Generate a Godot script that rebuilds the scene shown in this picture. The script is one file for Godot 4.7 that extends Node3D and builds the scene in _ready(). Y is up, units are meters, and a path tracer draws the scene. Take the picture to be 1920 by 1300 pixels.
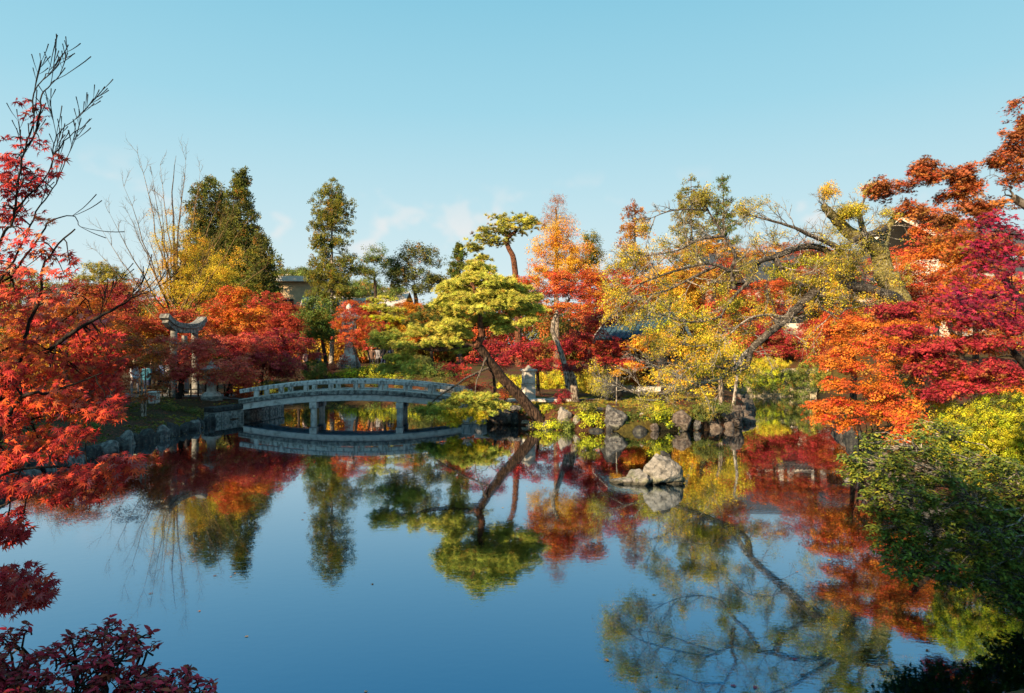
extends Node3D
# A garden pond in autumn. Photograph pixels and a distance in metres become points with pt(); the eye stands 3.1 m above the water.

const F := 1280.0
const EYE := 3.1
const SHOT := 2.35  # exposure: the picture is exposed a little brighter than sun and sky at 1
var rng := RandomNumberGenerator.new()
var noise := FastNoiseLite.new()
var M := {}
var CL := {}
var used_names := {}

var MAPLES := "japanese maples around the pond"

# ---------------------------------------------------------------- meshes
class MB:
	var v := PackedVector3Array()
	var n := PackedVector3Array()
	var uv := PackedVector2Array()
	var c := PackedColorArray()
	var idx := PackedInt32Array()
	var use_c := false

	func vert(p: Vector3, nn: Vector3, t := Vector2.ZERO, col := Color.WHITE) -> int:
		v.append(p); n.append(nn); uv.append(t); c.append(col)
		return v.size() - 1

	func tri(a: Vector3, b: Vector3, d: Vector3) -> void:
		var nn := (d - a).cross(b - a).normalized()
		var k := v.size()
		vert(a, nn, Vector2(a.x, a.y)); vert(b, nn, Vector2(b.x, b.y)); vert(d, nn, Vector2(d.x, d.y))
		idx.append_array(PackedInt32Array([k, k + 1, k + 2]))

	func quad(a: Vector3, b: Vector3, d: Vector3, e: Vector3) -> void:
		tri(a, b, d); tri(a, d, e)

	func mesh() -> ArrayMesh:
		var arr := []
		arr.resize(Mesh.ARRAY_MAX)
		arr[Mesh.ARRAY_VERTEX] = v
		arr[Mesh.ARRAY_NORMAL] = n
		arr[Mesh.ARRAY_TEX_UV] = uv
		if use_c:
			arr[Mesh.ARRAY_COLOR] = c
		arr[Mesh.ARRAY_INDEX] = idx
		var m := ArrayMesh.new()
		if idx.size() > 0:
			m.add_surface_from_arrays(Mesh.PRIMITIVE_TRIANGLES, arr)
		return m

	# a box with chamfered edges, placed by t
	func box(t: Transform3D, size: Vector3, bevel := 0.02) -> void:
		var h := size / 2.0
		var b := minf(bevel, minf(h.x, minf(h.y, h.z)) * 0.6)
		var q := func(sx: int, sy: int, sz: int, axis: int) -> Vector3:
			var p := Vector3(sx * (h.x - b), sy * (h.y - b), sz * (h.z - b))
			p[axis] = [sx, sy, sz][axis] * h[axis]
			return t * p
		for s in [-1, 1]:
			_face(q.call(s, -1, -1, 0), q.call(s, 1, -1, 0), q.call(s, 1, 1, 0), q.call(s, -1, 1, 0), s)
			_face(q.call(-1, s, -1, 1), q.call(-1, s, 1, 1), q.call(1, s, 1, 1), q.call(1, s, -1, 1), s)
			_face(q.call(-1, -1, s, 2), q.call(1, -1, s, 2), q.call(1, 1, s, 2), q.call(-1, 1, s, 2), s)
			for r in [-1, 1]:
				_face(q.call(s, r, -1, 0), q.call(s, r, -1, 1), q.call(s, r, 1, 1), q.call(s, r, 1, 0), -s * r)
				_face(q.call(s, -1, r, 0), q.call(s, -1, r, 2), q.call(s, 1, r, 2), q.call(s, 1, r, 0), s * r)
				_face(q.call(-1, s, r, 1), q.call(-1, s, r, 2), q.call(1, s, r, 2), q.call(1, s, r, 1), -s * r)
				for k in [-1, 1]:
					var a: Vector3 = q.call(s, r, k, 0)
					var d: Vector3 = q.call(s, r, k, 1)
					var e: Vector3 = q.call(s, r, k, 2)
					if s * r * k > 0: tri(a, e, d)
					else: tri(a, d, e)

	func _face(a: Vector3, b: Vector3, d: Vector3, e: Vector3, s: int) -> void:
		if s > 0: quad(a, e, d, b)
		else: quad(a, b, d, e)

	# a tapering tube along points
	func tube(pts: PackedVector3Array, radii: PackedFloat32Array, sides := 6, cap := true) -> void:
		var m := pts.size()
		if m < 2: return
		var u := Vector3.ZERO
		var start := v.size()
		var run := 0.0
		for i in m:
			var d := (pts[mini(i + 1, m - 1)] - pts[maxi(i - 1, 0)]).normalized()
			if i == 0:
				u = d.cross(Vector3(0.31, 0.2, 0.93)).normalized()
			else:
				u = (u - d * u.dot(d)).normalized()
				run += pts[i].distance_to(pts[i - 1])
			var w := d.cross(u)
			for s in sides + 1:
				var a := TAU * s / sides
				var nn := u * cos(a) + w * sin(a)
				vert(pts[i] + nn * radii[i], nn, Vector2(float(s) / sides, run))
		for i in m - 1:
			for s in sides:
				var a := start + i * (sides + 1) + s
				var b := a + sides + 1
				idx.append_array(PackedInt32Array([a, b, a + 1, a + 1, b, b + 1]))
		if cap:
			var d := (pts[m - 1] - pts[m - 2]).normalized()
			var k := vert(pts[m - 1] + d * radii[m - 1] * 0.5, d)
			for s in sides:
				var a := start + (m - 1) * (sides + 1) + s
				idx.append_array(PackedInt32Array([a, k, a + 1]))

	# turned shape: profile of (radius, height)
	func lathe(t: Transform3D, profile: Array, sides := 16, smooth := false) -> void:
		for i in profile.size() - 1:
			var p: Vector2 = profile[i]
			var q: Vector2 = profile[i + 1]
			for s in sides:
				var a := TAU * s / sides
				var b := TAU * (s + 1) / sides
				var p0 := t * Vector3(p.x * cos(a), p.y, p.x * sin(a))
				var p1 := t * Vector3(p.x * cos(b), p.y, p.x * sin(b))
				var q0 := t * Vector3(q.x * cos(a), q.y, q.x * sin(a))
				var q1 := t * Vector3(q.x * cos(b), q.y, q.x * sin(b))
				if p.x > 0.0001: tri(p0, p1, q1)
				if q.x > 0.0001: tri(p0, q1, q0)


func commit(called: String, mb: MB, mat: Material, parent: Node) -> MeshInstance3D:
	return part(called, mb.mesh(), mat, parent)


func part(called: String, mesh: Mesh, mat: Material, parent: Node, at := Transform3D()) -> MeshInstance3D:
	var o := MeshInstance3D.new()
	o.mesh = mesh
	o.material_override = mat
	if parent == self: called = numbered(called)
	o.name = called
	o.transform = at
	parent.add_child(o, true)
	return o


func numbered(called: String) -> String:
	var k: int = used_names.get(called, -1) + 1
	used_names[called] = k
	return called if k == 0 else "%s_%03d" % [called, k]


func thing(called: String, label: String, category: String, at := Vector3.ZERO, turn := 0.0, group := "") -> Node3D:
	var o := Node3D.new()
	o.name = numbered(called)
	o.position = at
	o.rotation.y = turn
	add_child(o)
	tag(o, label, category, group)
	return o


func tag(o: Node, label: String, category := "", group := "", kind := "") -> void:
	if label: o.set_meta("label", label)
	if category: o.set_meta("category", category)
	if group: o.set_meta("group", group)
	if kind: o.set_meta("kind", kind)


func pt(x: float, y: float, d: float) -> Vector3:
	return Vector3((x - 960.0) * d / F, EYE - (y - 650.0) * d / F, -d)


func rv() -> Vector3:
	var z := rng.randf_range(-1, 1)
	var a := rng.randf_range(0, TAU)
	var r := sqrt(1 - z * z)
	return Vector3(r * cos(a), z, r * sin(a))


func jig(s: float) -> float:
	return rng.randf_range(-s, s)


# ---------------------------------------------------------------- materials
func lin(r: float, g: float, b: float) -> Color:
	return Color(r, g, b).linear_to_srgb()


func noise_tex(freq: float, ramp: Array, sd: int, size := 512, kind := FastNoiseLite.TYPE_SIMPLEX_SMOOTH, octaves := 5, as_normal := false, bump := 8.0) -> NoiseTexture2D:
	var f := FastNoiseLite.new()
	f.noise_type = kind
	f.seed = sd
	f.frequency = freq
	f.fractal_octaves = octaves
	f.fractal_gain = 0.6
	var t := NoiseTexture2D.new()
	t.width = size; t.height = size
	t.seamless = true
	t.seamless_blend_skirt = 0.2
	t.noise = f
	if as_normal:
		t.as_normal_map = true
		t.bump_strength = bump
	if ramp.size():
		var g := Gradient.new()
		var offs := PackedFloat32Array()
		var cols := PackedColorArray()
		for i in ramp.size():
			offs.append(ramp[i][0]); cols.append(ramp[i][1])
		g.offsets = offs; g.colors = cols
		t.color_ramp = g
	return t


func surf(col: Color, rough := 0.8, tex: Texture2D = null, scale := 1.0, bump: Texture2D = null, bump_cm := 1.0, world := true) -> StandardMaterial3D:
	var m := StandardMaterial3D.new()
	m.albedo_color = col
	m.roughness = rough
	m.metallic_specular = 0.35
	if tex:
		m.albedo_texture = tex
	if bump:
		m.heightmap_enabled = true
		m.heightmap_texture = bump
		m.heightmap_scale = bump_cm
	if tex or bump:
		m.uv1_triplanar = true
		m.uv1_world_triplanar = world
		m.uv1_scale = Vector3.ONE * scale
	return m


func leaf_mat(col := Color.WHITE, glow := 0.55, rough := 0.55) -> StandardMaterial3D:
	var m := StandardMaterial3D.new()
	m.albedo_color = col
	m.vertex_color_use_as_albedo = true
	m.roughness = rough
	m.metallic_specular = 0.3
	m.cull_mode = BaseMaterial3D.CULL_DISABLED
	m.backlight_enabled = true
	m.backlight = Color(glow, glow, glow)
	return m


func make_materials() -> void:
	var grain := noise_tex(0.03, [[0.0, Color(0.2, 0.2, 0.2)], [1.0, Color(1, 1, 1)]], 3, 512, FastNoiseLite.TYPE_SIMPLEX_SMOOTH, 6)
	var rough_h := noise_tex(0.02, [], 9, 512, FastNoiseLite.TYPE_SIMPLEX_SMOOTH, 6)
	var cell_h := noise_tex(0.03, [], 12, 512, FastNoiseLite.TYPE_CELLULAR, 4)
	# weathered granite: pale stone with grey-black lichen patches and streaks
	var granite := noise_tex(0.012, [[0.0, lin(0.08, 0.08, 0.075)], [0.34, lin(0.24, 0.24, 0.22)], [0.46, lin(0.5, 0.49, 0.46)], [1.0, lin(0.66, 0.64, 0.6)]], 21, 512, FastNoiseLite.TYPE_SIMPLEX_SMOOTH, 7)
	M.granite = surf(Color.WHITE, 0.85, granite, 0.55, rough_h, 1.2)
	M.granite.uv1_scale = Vector3(0.8, 0.28, 0.8)
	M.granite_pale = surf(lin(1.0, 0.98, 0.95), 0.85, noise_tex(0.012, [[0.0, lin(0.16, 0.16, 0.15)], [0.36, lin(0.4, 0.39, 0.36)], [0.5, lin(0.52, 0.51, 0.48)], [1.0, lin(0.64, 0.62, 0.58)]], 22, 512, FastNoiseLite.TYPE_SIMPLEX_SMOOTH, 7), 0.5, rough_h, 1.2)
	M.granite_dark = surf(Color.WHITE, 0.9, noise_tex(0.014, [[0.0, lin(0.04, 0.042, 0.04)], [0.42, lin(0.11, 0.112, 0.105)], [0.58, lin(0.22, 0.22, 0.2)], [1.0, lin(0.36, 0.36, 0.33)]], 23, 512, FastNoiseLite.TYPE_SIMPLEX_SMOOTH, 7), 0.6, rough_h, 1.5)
	M.rock_grey = surf(Color.WHITE, 0.9, noise_tex(0.011, [[0.0, lin(0.03, 0.03, 0.032)], [0.42, lin(0.1, 0.098, 0.1)], [0.52, lin(0.2, 0.195, 0.19)], [0.6, lin(0.32, 0.31, 0.29)], [1.0, lin(0.5, 0.48, 0.44)]], 31, 512, FastNoiseLite.TYPE_SIMPLEX_SMOOTH, 7), 0.8, cell_h, 3.0)
	M.rock_pale = surf(Color.WHITE, 0.9, noise_tex(0.013, [[0.0, lin(0.12, 0.11, 0.1)], [0.4, lin(0.3, 0.28, 0.26)], [0.56, lin(0.45, 0.42, 0.38)], [1.0, lin(0.62, 0.58, 0.52)]], 32, 512, FastNoiseLite.TYPE_SIMPLEX_SMOOTH, 7), 0.9, cell_h, 3.0)
	M.rock_dark = surf(Color.WHITE, 0.9, noise_tex(0.013, [[0.0, lin(0.01, 0.011, 0.012)], [0.48, lin(0.03, 0.031, 0.033)], [0.62, lin(0.06, 0.062, 0.056)], [1.0, lin(0.16, 0.155, 0.12)]], 33, 512, FastNoiseLite.TYPE_SIMPLEX_SMOOTH, 7), 0.9, cell_h, 3.0)
	M.rock_brown = surf(Color.WHITE, 0.9, noise_tex(0.013, [[0.0, lin(0.05, 0.035, 0.03)], [0.45, lin(0.13, 0.1, 0.085)], [0.6, lin(0.24, 0.2, 0.17)], [1.0, lin(0.42, 0.37, 0.31)]], 34, 512, FastNoiseLite.TYPE_SIMPLEX_SMOOTH, 7), 0.9, cell_h, 3.0)
	var bark_t := noise_tex(0.02, [[0.0, Color(0.15, 0.15, 0.15)], [0.42, Color(0.42, 0.4, 0.38)], [0.56, Color(0.9, 0.9, 0.9)], [1.0, Color(1, 1, 1)]], 41, 512, FastNoiseLite.TYPE_SIMPLEX_SMOOTH, 6)
	for b in [["bark_pine_low", lin(0.1, 0.06, 0.04)], ["bark", lin(0.09, 0.065, 0.05)], ["bark_pale", lin(0.38, 0.32, 0.26)], ["bark_grey", lin(0.2, 0.175, 0.15)], ["bark_pine", lin(0.16, 0.085, 0.05)], ["bark_dark", lin(0.035, 0.028, 0.024)], ["bark_red", lin(0.26, 0.11, 0.06)], ["bark_white", lin(0.5, 0.46, 0.4)], ["twig_gold", lin(0.4, 0.27, 0.12)]]:
		var m := surf(b[1], 0.9, bark_t, 1.0, rough_h, 2.5)
		m.uv1_scale = Vector3(1.3, 0.35, 1.3)
		M[b[0]] = m
	# old mossy bark: moss green and lichen over brown
	M.bark_moss = surf(Color.WHITE, 0.95, noise_tex(0.014, [[0.0, lin(0.035, 0.026, 0.018)], [0.38, lin(0.075, 0.055, 0.035)], [0.5, lin(0.16, 0.14, 0.04)], [0.68, lin(0.24, 0.21, 0.05)], [0.78, lin(0.3, 0.28, 0.22)], [1.0, lin(0.42, 0.4, 0.34)]], 42, 512, FastNoiseLite.TYPE_SIMPLEX_SMOOTH, 6), 1.4, rough_h, 2.5)
	M.bark_lichen = surf(Color.WHITE, 0.95, noise_tex(0.016, [[0.0, lin(0.03, 0.024, 0.02)], [0.55, lin(0.05, 0.042, 0.034)], [0.68, lin(0.16, 0.15, 0.13)], [1.0, lin(0.34, 0.32, 0.28)]], 43, 512, FastNoiseLite.TYPE_SIMPLEX_SMOOTH, 6), 1.5, rough_h, 2.0)
	M.rock_pond = surf(Color.WHITE, 0.9, noise_tex(0.01, [[0.0, lin(0.04, 0.038, 0.036)], [0.36, lin(0.12, 0.115, 0.105)], [0.5, lin(0.24, 0.225, 0.205)], [1.0, lin(0.36, 0.34, 0.3)]], 35, 512, FastNoiseLite.TYPE_SIMPLEX_SMOOTH, 7), 0.9, cell_h, 4.0)
	M.plaster_stone = surf(lin(0.95, 0.88, 0.72), 0.9, noise_tex(0.012, [[0.0, lin(0.2, 0.18, 0.14)], [0.4, lin(0.42, 0.39, 0.33)], [1.0, lin(0.62, 0.58, 0.5)]], 36, 512, FastNoiseLite.TYPE_SIMPLEX_SMOOTH, 6), 0.5, rough_h, 2.0)
	for k in ["rock_pond", "rock_grey", "rock_pale", "rock_dark", "rock_brown"]: M[k].vertex_color_use_as_albedo = true
	M.rock_grey.albedo_color = Color(0.78, 0.78, 0.78)
	M.rock_pale.albedo_color = Color(0.82, 0.82, 0.82)
	M.rock_brown.albedo_color = Color(0.8, 0.8, 0.8)
	M.soil = surf(Color.WHITE, 0.95, noise_tex(0.02, [[0.0, Color(0.35, 0.33, 0.3)], [0.5, Color(0.75, 0.72, 0.7)], [1.0, Color(1, 1, 1)]], 51, 512, FastNoiseLite.TYPE_SIMPLEX_SMOOTH, 7), 0.7, rough_h, 4.0)
	M.soil.vertex_color_use_as_albedo = true
	M.gravel = surf(lin(0.42, 0.41, 0.4), 0.95, grain, 1.5, rough_h, 1.0)
	M.plaster = surf(lin(0.78, 0.74, 0.66), 0.9, noise_tex(0.008, [[0.0, Color(0.8, 0.8, 0.8)], [1.0, Color(1, 1, 1)]], 61), 0.3)
	M.beige = surf(lin(0.58, 0.44, 0.27), 0.9, noise_tex(0.008, [[0.0, Color(0.85, 0.85, 0.85)], [1.0, Color(1, 1, 1)]], 62), 0.2)
	M.tile = surf(lin(0.16, 0.18, 0.21), 0.5, grain, 0.8)
	M.tile_blue = surf(lin(0.1, 0.24, 0.36), 0.45, grain, 0.6)
	M.wood = surf(lin(0.3, 0.15, 0.06), 0.8, bark_t, 1.5)
	M.wood_dark = surf(lin(0.08, 0.045, 0.025), 0.8, bark_t, 1.5)
	M.bamboo = surf(lin(0.2, 0.13, 0.08), 0.7)
	M.glass_dark = surf(lin(0.02, 0.022, 0.025), 0.15)
	M.leaf = leaf_mat()
	M.leaf_glossy = leaf_mat(Color.WHITE, 0.3, 0.35)
	M.needle = leaf_mat(Color.WHITE, 0.35, 0.5)
	M.skin = surf(lin(0.42, 0.25, 0.17), 0.6)
	M.hair = surf(lin(0.015, 0.012, 0.01), 0.5)
	for k in [["blue", lin(0.08, 0.16, 0.34)], ["pale", lin(0.5, 0.52, 0.58)], ["black", lin(0.018, 0.018, 0.022)], ["pink", lin(0.5, 0.36, 0.33)], ["grey", lin(0.2, 0.2, 0.22)], ["brown", lin(0.12, 0.07, 0.05)], ["teal", lin(0.03, 0.13, 0.2)], ["navy", lin(0.025, 0.035, 0.08)], ["cream", lin(0.6, 0.55, 0.35)]]:
		M["cloth_" + k[0]] = surf(k[1], 0.9)
	# the pond: a dark mirror with fine ripples
	var w := StandardMaterial3D.new()
	w.albedo_color = lin(0.0, 0.165, 0.34)
	w.metallic = 1.0
	w.roughness = 0.0
	w.normal_enabled = true
	w.normal_texture = noise_tex(0.012, [], 77, 1024, FastNoiseLite.TYPE_SIMPLEX_SMOOTH, 4, true, 12.0)
	w.normal_scale = 0.023
	w.clearcoat_enabled = true
	w.clearcoat = 1.0
	w.clearcoat_roughness = 0.0
	w.uv1_scale = Vector3(11, 30, 1)
	M.water = w


# palettes: linear base colours
const P := {
	"red": [Color(0.5, 0.055, 0.04), Color(0.42, 0.035, 0.04), Color(0.56, 0.1, 0.045), Color(0.34, 0.025, 0.03)],
	"brightred": [Color(0.74, 0.12, 0.08), Color(0.66, 0.075, 0.075), Color(0.78, 0.22, 0.08), Color(0.58, 0.05, 0.065)],
	"crimson": [Color(0.36, 0.03, 0.045), Color(0.28, 0.018, 0.04), Color(0.45, 0.045, 0.045), Color(0.22, 0.02, 0.03)],
	"redorange": [Color(0.55, 0.09, 0.03), Color(0.5, 0.04, 0.03), Color(0.62, 0.17, 0.03), Color(0.42, 0.05, 0.02)],
	"orange": [Color(0.66, 0.2, 0.02), Color(0.6, 0.13, 0.02), Color(0.7, 0.3, 0.025), Color(0.5, 0.12, 0.02)],
	"gold": [Color(0.7, 0.38, 0.03), Color(0.62, 0.28, 0.02), Color(0.72, 0.46, 0.04), Color(0.5, 0.3, 0.03)],
	"yellow": [Color(0.66, 0.52, 0.03), Color(0.58, 0.5, 0.04), Color(0.7, 0.5, 0.03), Color(0.4, 0.38, 0.03)],
	"lime": [Color(0.42, 0.46, 0.02), Color(0.5, 0.5, 0.025), Color(0.3, 0.38, 0.02), Color(0.55, 0.5, 0.02)],
	"pine": [Color(0.54, 0.52, 0.09), Color(0.43, 0.45, 0.07), Color(0.62, 0.57, 0.1), Color(0.28, 0.33, 0.05)],
	"pine_low": [Color(0.46, 0.48, 0.08), Color(0.36, 0.42, 0.07), Color(0.55, 0.52, 0.08), Color(0.24, 0.3, 0.05)],
	"pinegreen": [Color(0.14, 0.17, 0.035), Color(0.1, 0.14, 0.03), Color(0.2, 0.2, 0.04), Color(0.07, 0.1, 0.02)],
	"cedar": [Color(0.21, 0.23, 0.035), Color(0.12, 0.16, 0.035), Color(0.32, 0.3, 0.04), Color(0.065, 0.095, 0.024)],
	"dark": [Color(0.09, 0.12, 0.028), Color(0.13, 0.15, 0.035), Color(0.06, 0.085, 0.022), Color(0.19, 0.18, 0.04)],
	"green": [Color(0.1, 0.16, 0.03), Color(0.14, 0.2, 0.035), Color(0.07, 0.11, 0.025), Color(0.2, 0.22, 0.04)],
	"shrub": [Color(0.06, 0.1, 0.02), Color(0.09, 0.13, 0.022), Color(0.04, 0.07, 0.018), Color(0.15, 0.18, 0.03)],
	"olive": [Color(0.3, 0.27, 0.04), Color(0.22, 0.21, 0.035), Color(0.4, 0.33, 0.05), Color(0.16, 0.16, 0.03)],
	"brown": [Color(0.32, 0.1, 0.04), Color(0.26, 0.07, 0.035), Color(0.38, 0.15, 0.05), Color(0.2, 0.08, 0.03)],
	"russet": [Color(0.42, 0.09, 0.025), Color(0.34, 0.05, 0.025), Color(0.46, 0.15, 0.03), Color(0.26, 0.1, 0.025)],
	"maroon": [Color(0.22, 0.022, 0.03), Color(0.16, 0.014, 0.026), Color(0.28, 0.03, 0.035), Color(0.1, 0.011, 0.02)],
	"magenta": [Color(0.25, 0.01, 0.05), Color(0.19, 0.008, 0.04), Color(0.3, 0.016, 0.045), Color(0.12, 0.006, 0.028)],
	"mixedred": [Color(0.48, 0.04, 0.03), Color(0.56, 0.15, 0.03), Color(0.36, 0.02, 0.03), Color(0.3, 0.14, 0.03)],
}


# ---------------------------------------------------------------- leaves and clumps
func star_leaf(mb: MB, t: Transform3D, lobes := 7, fine := true) -> void:
	# a palmate leaf lying in xz, tip towards +z
	var spread := deg_to_rad(118.0)
	var o := t * Vector3(0, 0, 0)
	var prev := t * Vector3(0, 0, -0.06)
	for i in lobes:
		var f := float(i) / (lobes - 1) * 2.0 - 1.0
		var a := f * spread
		var l := 1.0 - 0.55 * pow(absf(f), 1.6)
		var tip := t * Vector3(sin(a) * l, -0.22 * l, cos(a) * l)
		var an := a + spread / (lobes - 1)
		var notch := t * Vector3(sin(an) * 0.3, -0.02, cos(an) * 0.3)
		if i == lobes - 1: notch = t * Vector3(0, 0, -0.06)
		if fine:
			mb.tri(o, prev, tip); mb.tri(o, tip, notch)
		else:
			mb.tri(t * (Vector3(cos(a), 0, -sin(a)) * 0.26), tip, t * (Vector3(-cos(a), 0, sin(a)) * 0.26))
		prev = notch


func oval_leaf(mb: MB, t: Transform3D, w := 0.3, fold := 0.12, droop := 0.15) -> void:
	# a pointed oval leaf from the origin towards +z, folded along its midrib
	var a := t * Vector3.ZERO
	var m := t * Vector3(0, 0.02, 0.5)
	var b := t * Vector3(0, -droop, 1)
	for s in [-1.0, 1.0]:
		var e := t * Vector3(s * w, fold, 0.35)
		var f := t * Vector3(s * w * 0.8, fold * 0.8 - droop * 0.4, 0.7)
		mb.tri(a, e, m); mb.tri(m, e, f); mb.tri(m, f, b)


func face_basis(nrm: Vector3, tip: Vector3) -> Basis:
	var y := nrm.normalized()
	var z := (tip - y * tip.dot(y))
	if z.length() < 0.01: z = y.cross(Vector3(0.3, 0.1, 0.9))
	z = z.normalized()
	return Basis(y.cross(z), y, z)


func make_clumps() -> void:
	# each clump is about 1 across and is scaled where it is used
	var mb := MB.new()
	for i in 26:
		var a := rng.randf_range(0, TAU)
		var r := 0.5 * sqrt(rng.randf())
		var p := Vector3(cos(a) * r, jig(0.13) - r * 0.15, sin(a) * r)
		var b := face_basis(Vector3(jig(0.7), 1, jig(0.7)), Vector3(cos(a), -0.3, sin(a)) + rv() * 0.6)
		star_leaf(mb, Transform3D(b.scaled(Vector3.ONE * rng.randf_range(0.11, 0.165)), p), 5, false)
	CL.maple = mb.mesh()
	mb = MB.new()
	for i in 16:
		var a := rng.randf_range(0, TAU)
		var r := 0.46 * sqrt(rng.randf())
		var p := Vector3(cos(a) * r, jig(0.16) - r * 0.2, sin(a) * r)
		var b := face_basis(Vector3(jig(0.7), 1, jig(0.7)), Vector3(cos(a), -0.4, sin(a)) + rv() * 0.6)
		star_leaf(mb, Transform3D(b.scaled(Vector3.ONE * rng.randf_range(0.17, 0.23)), p), 7, true)
	CL.maple_big = mb.mesh()
	mb = MB.new()
	for i in 44:
		var d := rv()
		d.y = absf(d.y) * 1.1 + 0.12
		d = d.normalized()
		var side := d.cross(rv()).normalized() * 0.034
		var l := rng.randf_range(0.38, 0.56)
		mb.tri(side, d * l + Vector3(0, -0.03, 0), -side)
	CL.needles = mb.mesh()
	mb = MB.new()
	# cedar: a bunch of short upswept sprigs
	for i in 14:
		var p := rv() * rng.randf_range(0.1, 0.36)
		var d := (p.normalized() + Vector3(0, 0.35, 0) + rv() * 0.4).normalized()
		for k in 6:
			var e := (d + rv() * 0.55).normalized()
			var side := e.cross(rv()).normalized() * 0.05
			var l := rng.randf_range(0.16, 0.28)
			mb.tri(p + side, p + e * l, p - side)
	CL.cedar = mb.mesh()
	mb = MB.new()
	for i in 22:
		var p := rv() * (0.48 * pow(rng.randf(), 0.5))
		var b := face_basis(Vector3(jig(0.8), 1, jig(0.8)), p.normalized() + rv() * 0.7 + Vector3(0, -0.1, 0))
		oval_leaf(mb, Transform3D(b.scaled(Vector3.ONE * rng.randf_range(0.17, 0.26)), p), 0.3)
	CL.broad = mb.mesh()
	mb = MB.new()
	for i in 30:
		var p := rv() * (0.5 * pow(rng.randf(), 0.4))
		p.y *= 0.8
		var b := face_basis(p.normalized() + Vector3(jig(0.5), 0.6, jig(0.5)), rv())
		oval_leaf(mb, Transform3D(b.scaled(Vector3.ONE * rng.randf_range(0.14, 0.2)), p), 0.36)
	CL.small = mb.mesh()
	mb = MB.new()
	for i in 11:
		var p := rv() * (0.5 * pow(rng.randf(), 0.5))
		var b := face_basis(p.normalized() + Vector3(jig(0.8), 0.5, jig(0.8)), rv())
		oval_leaf(mb, Transform3D(b.scaled(Vector3.ONE * rng.randf_range(0.13, 0.2)), p), 0.36)
	CL.sparse = mb.mesh()
	mb = MB.new()
	# whorls of long glossy leaves that arch outwards and up
	for w in 4:
		var c := rv() * 0.26
		for i in 8:
			var a := TAU * i / 8 + jig(0.3)
			var dir := Vector3(cos(a), rng.randf_range(0.0, 0.5), sin(a))
			var b := face_basis(Vector3(jig(0.2), 1, jig(0.2)), dir)
			oval_leaf(mb, Transform3D(b.scaled(Vector3.ONE * rng.randf_range(0.2, 0.3)), c), 0.16, 0.08, 0.3)
	CL.whorl = mb.mesh()
	mb = MB.new()
	for i in 9:
		var d := rv()
		d.y = absf(d.y) + 0.2
		d = d.normalized()
		mb.tube(PackedVector3Array([Vector3.ZERO, d * 0.25 + rv() * 0.05, d * 0.5 + rv() * 0.1]), PackedFloat32Array([0.012, 0.009, 0.004]), 3, false)
	CL.twigs = mb.mesh()


func shade(pal: Array, p: Vector3, spread := 1.0) -> Color:
	# neighbouring clumps share a hue; each differs a little
	var k := clampf(0.5 + 0.75 * noise.get_noise_3d(p.x * 9.0 + 31.0, p.y * 14.0, p.z * 9.0) + jig(0.28), 0.0, 0.999) * (pal.size() - 1)
	var i := int(k)
	var c: Color = pal[i].lerp(pal[i + 1], k - i)
	if rng.randf() < 0.13: c = c.lerp([Color(0.3, 0.16, 0.04), Color(0.24, 0.22, 0.04), Color(0.5, 0.2, 0.03)][rng.randi() % 3], 0.55)
	var b := 1.0 + jig(0.28) * spread
	return Color(c.r * b, c.g * b * (1.0 + jig(0.12)), c.b * b)


func blob(e: Array, dist: float) -> Array:
	# [px, py, rx, ry, metres nearer (+) or farther (-), depth ratio]
	var d: float = dist - (e[4] if e.size() > 4 else 0.0)
	var deep: float = e[5] if e.size() > 5 else 0.85
	return [pt(e[0], e[1], d), Vector3(e[2], e[3], e[2] * deep) * d / F]


func subdivide(blobs: Array, each: float, flat: float, size: float) -> Array:
	# layered sprays inside every crown lobe
	var out := []
	for b in blobs:
		var r: Vector3 = b[1]
		var count := maxi(3, int(each * clampf(r.x * r.y * r.z / (size * size * size) * 0.16, 0.4, 5.0) ))
		for i in count:
			var d := rv() * pow(rng.randf(), 0.3) * 0.82
			var s := size * rng.randf_range(0.55, 1.25)
			out.append([b[0] + Vector3(d.x * r.x, d.y * r.y, d.z * r.z), Vector3(s, s * flat, s)])
	return out


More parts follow.
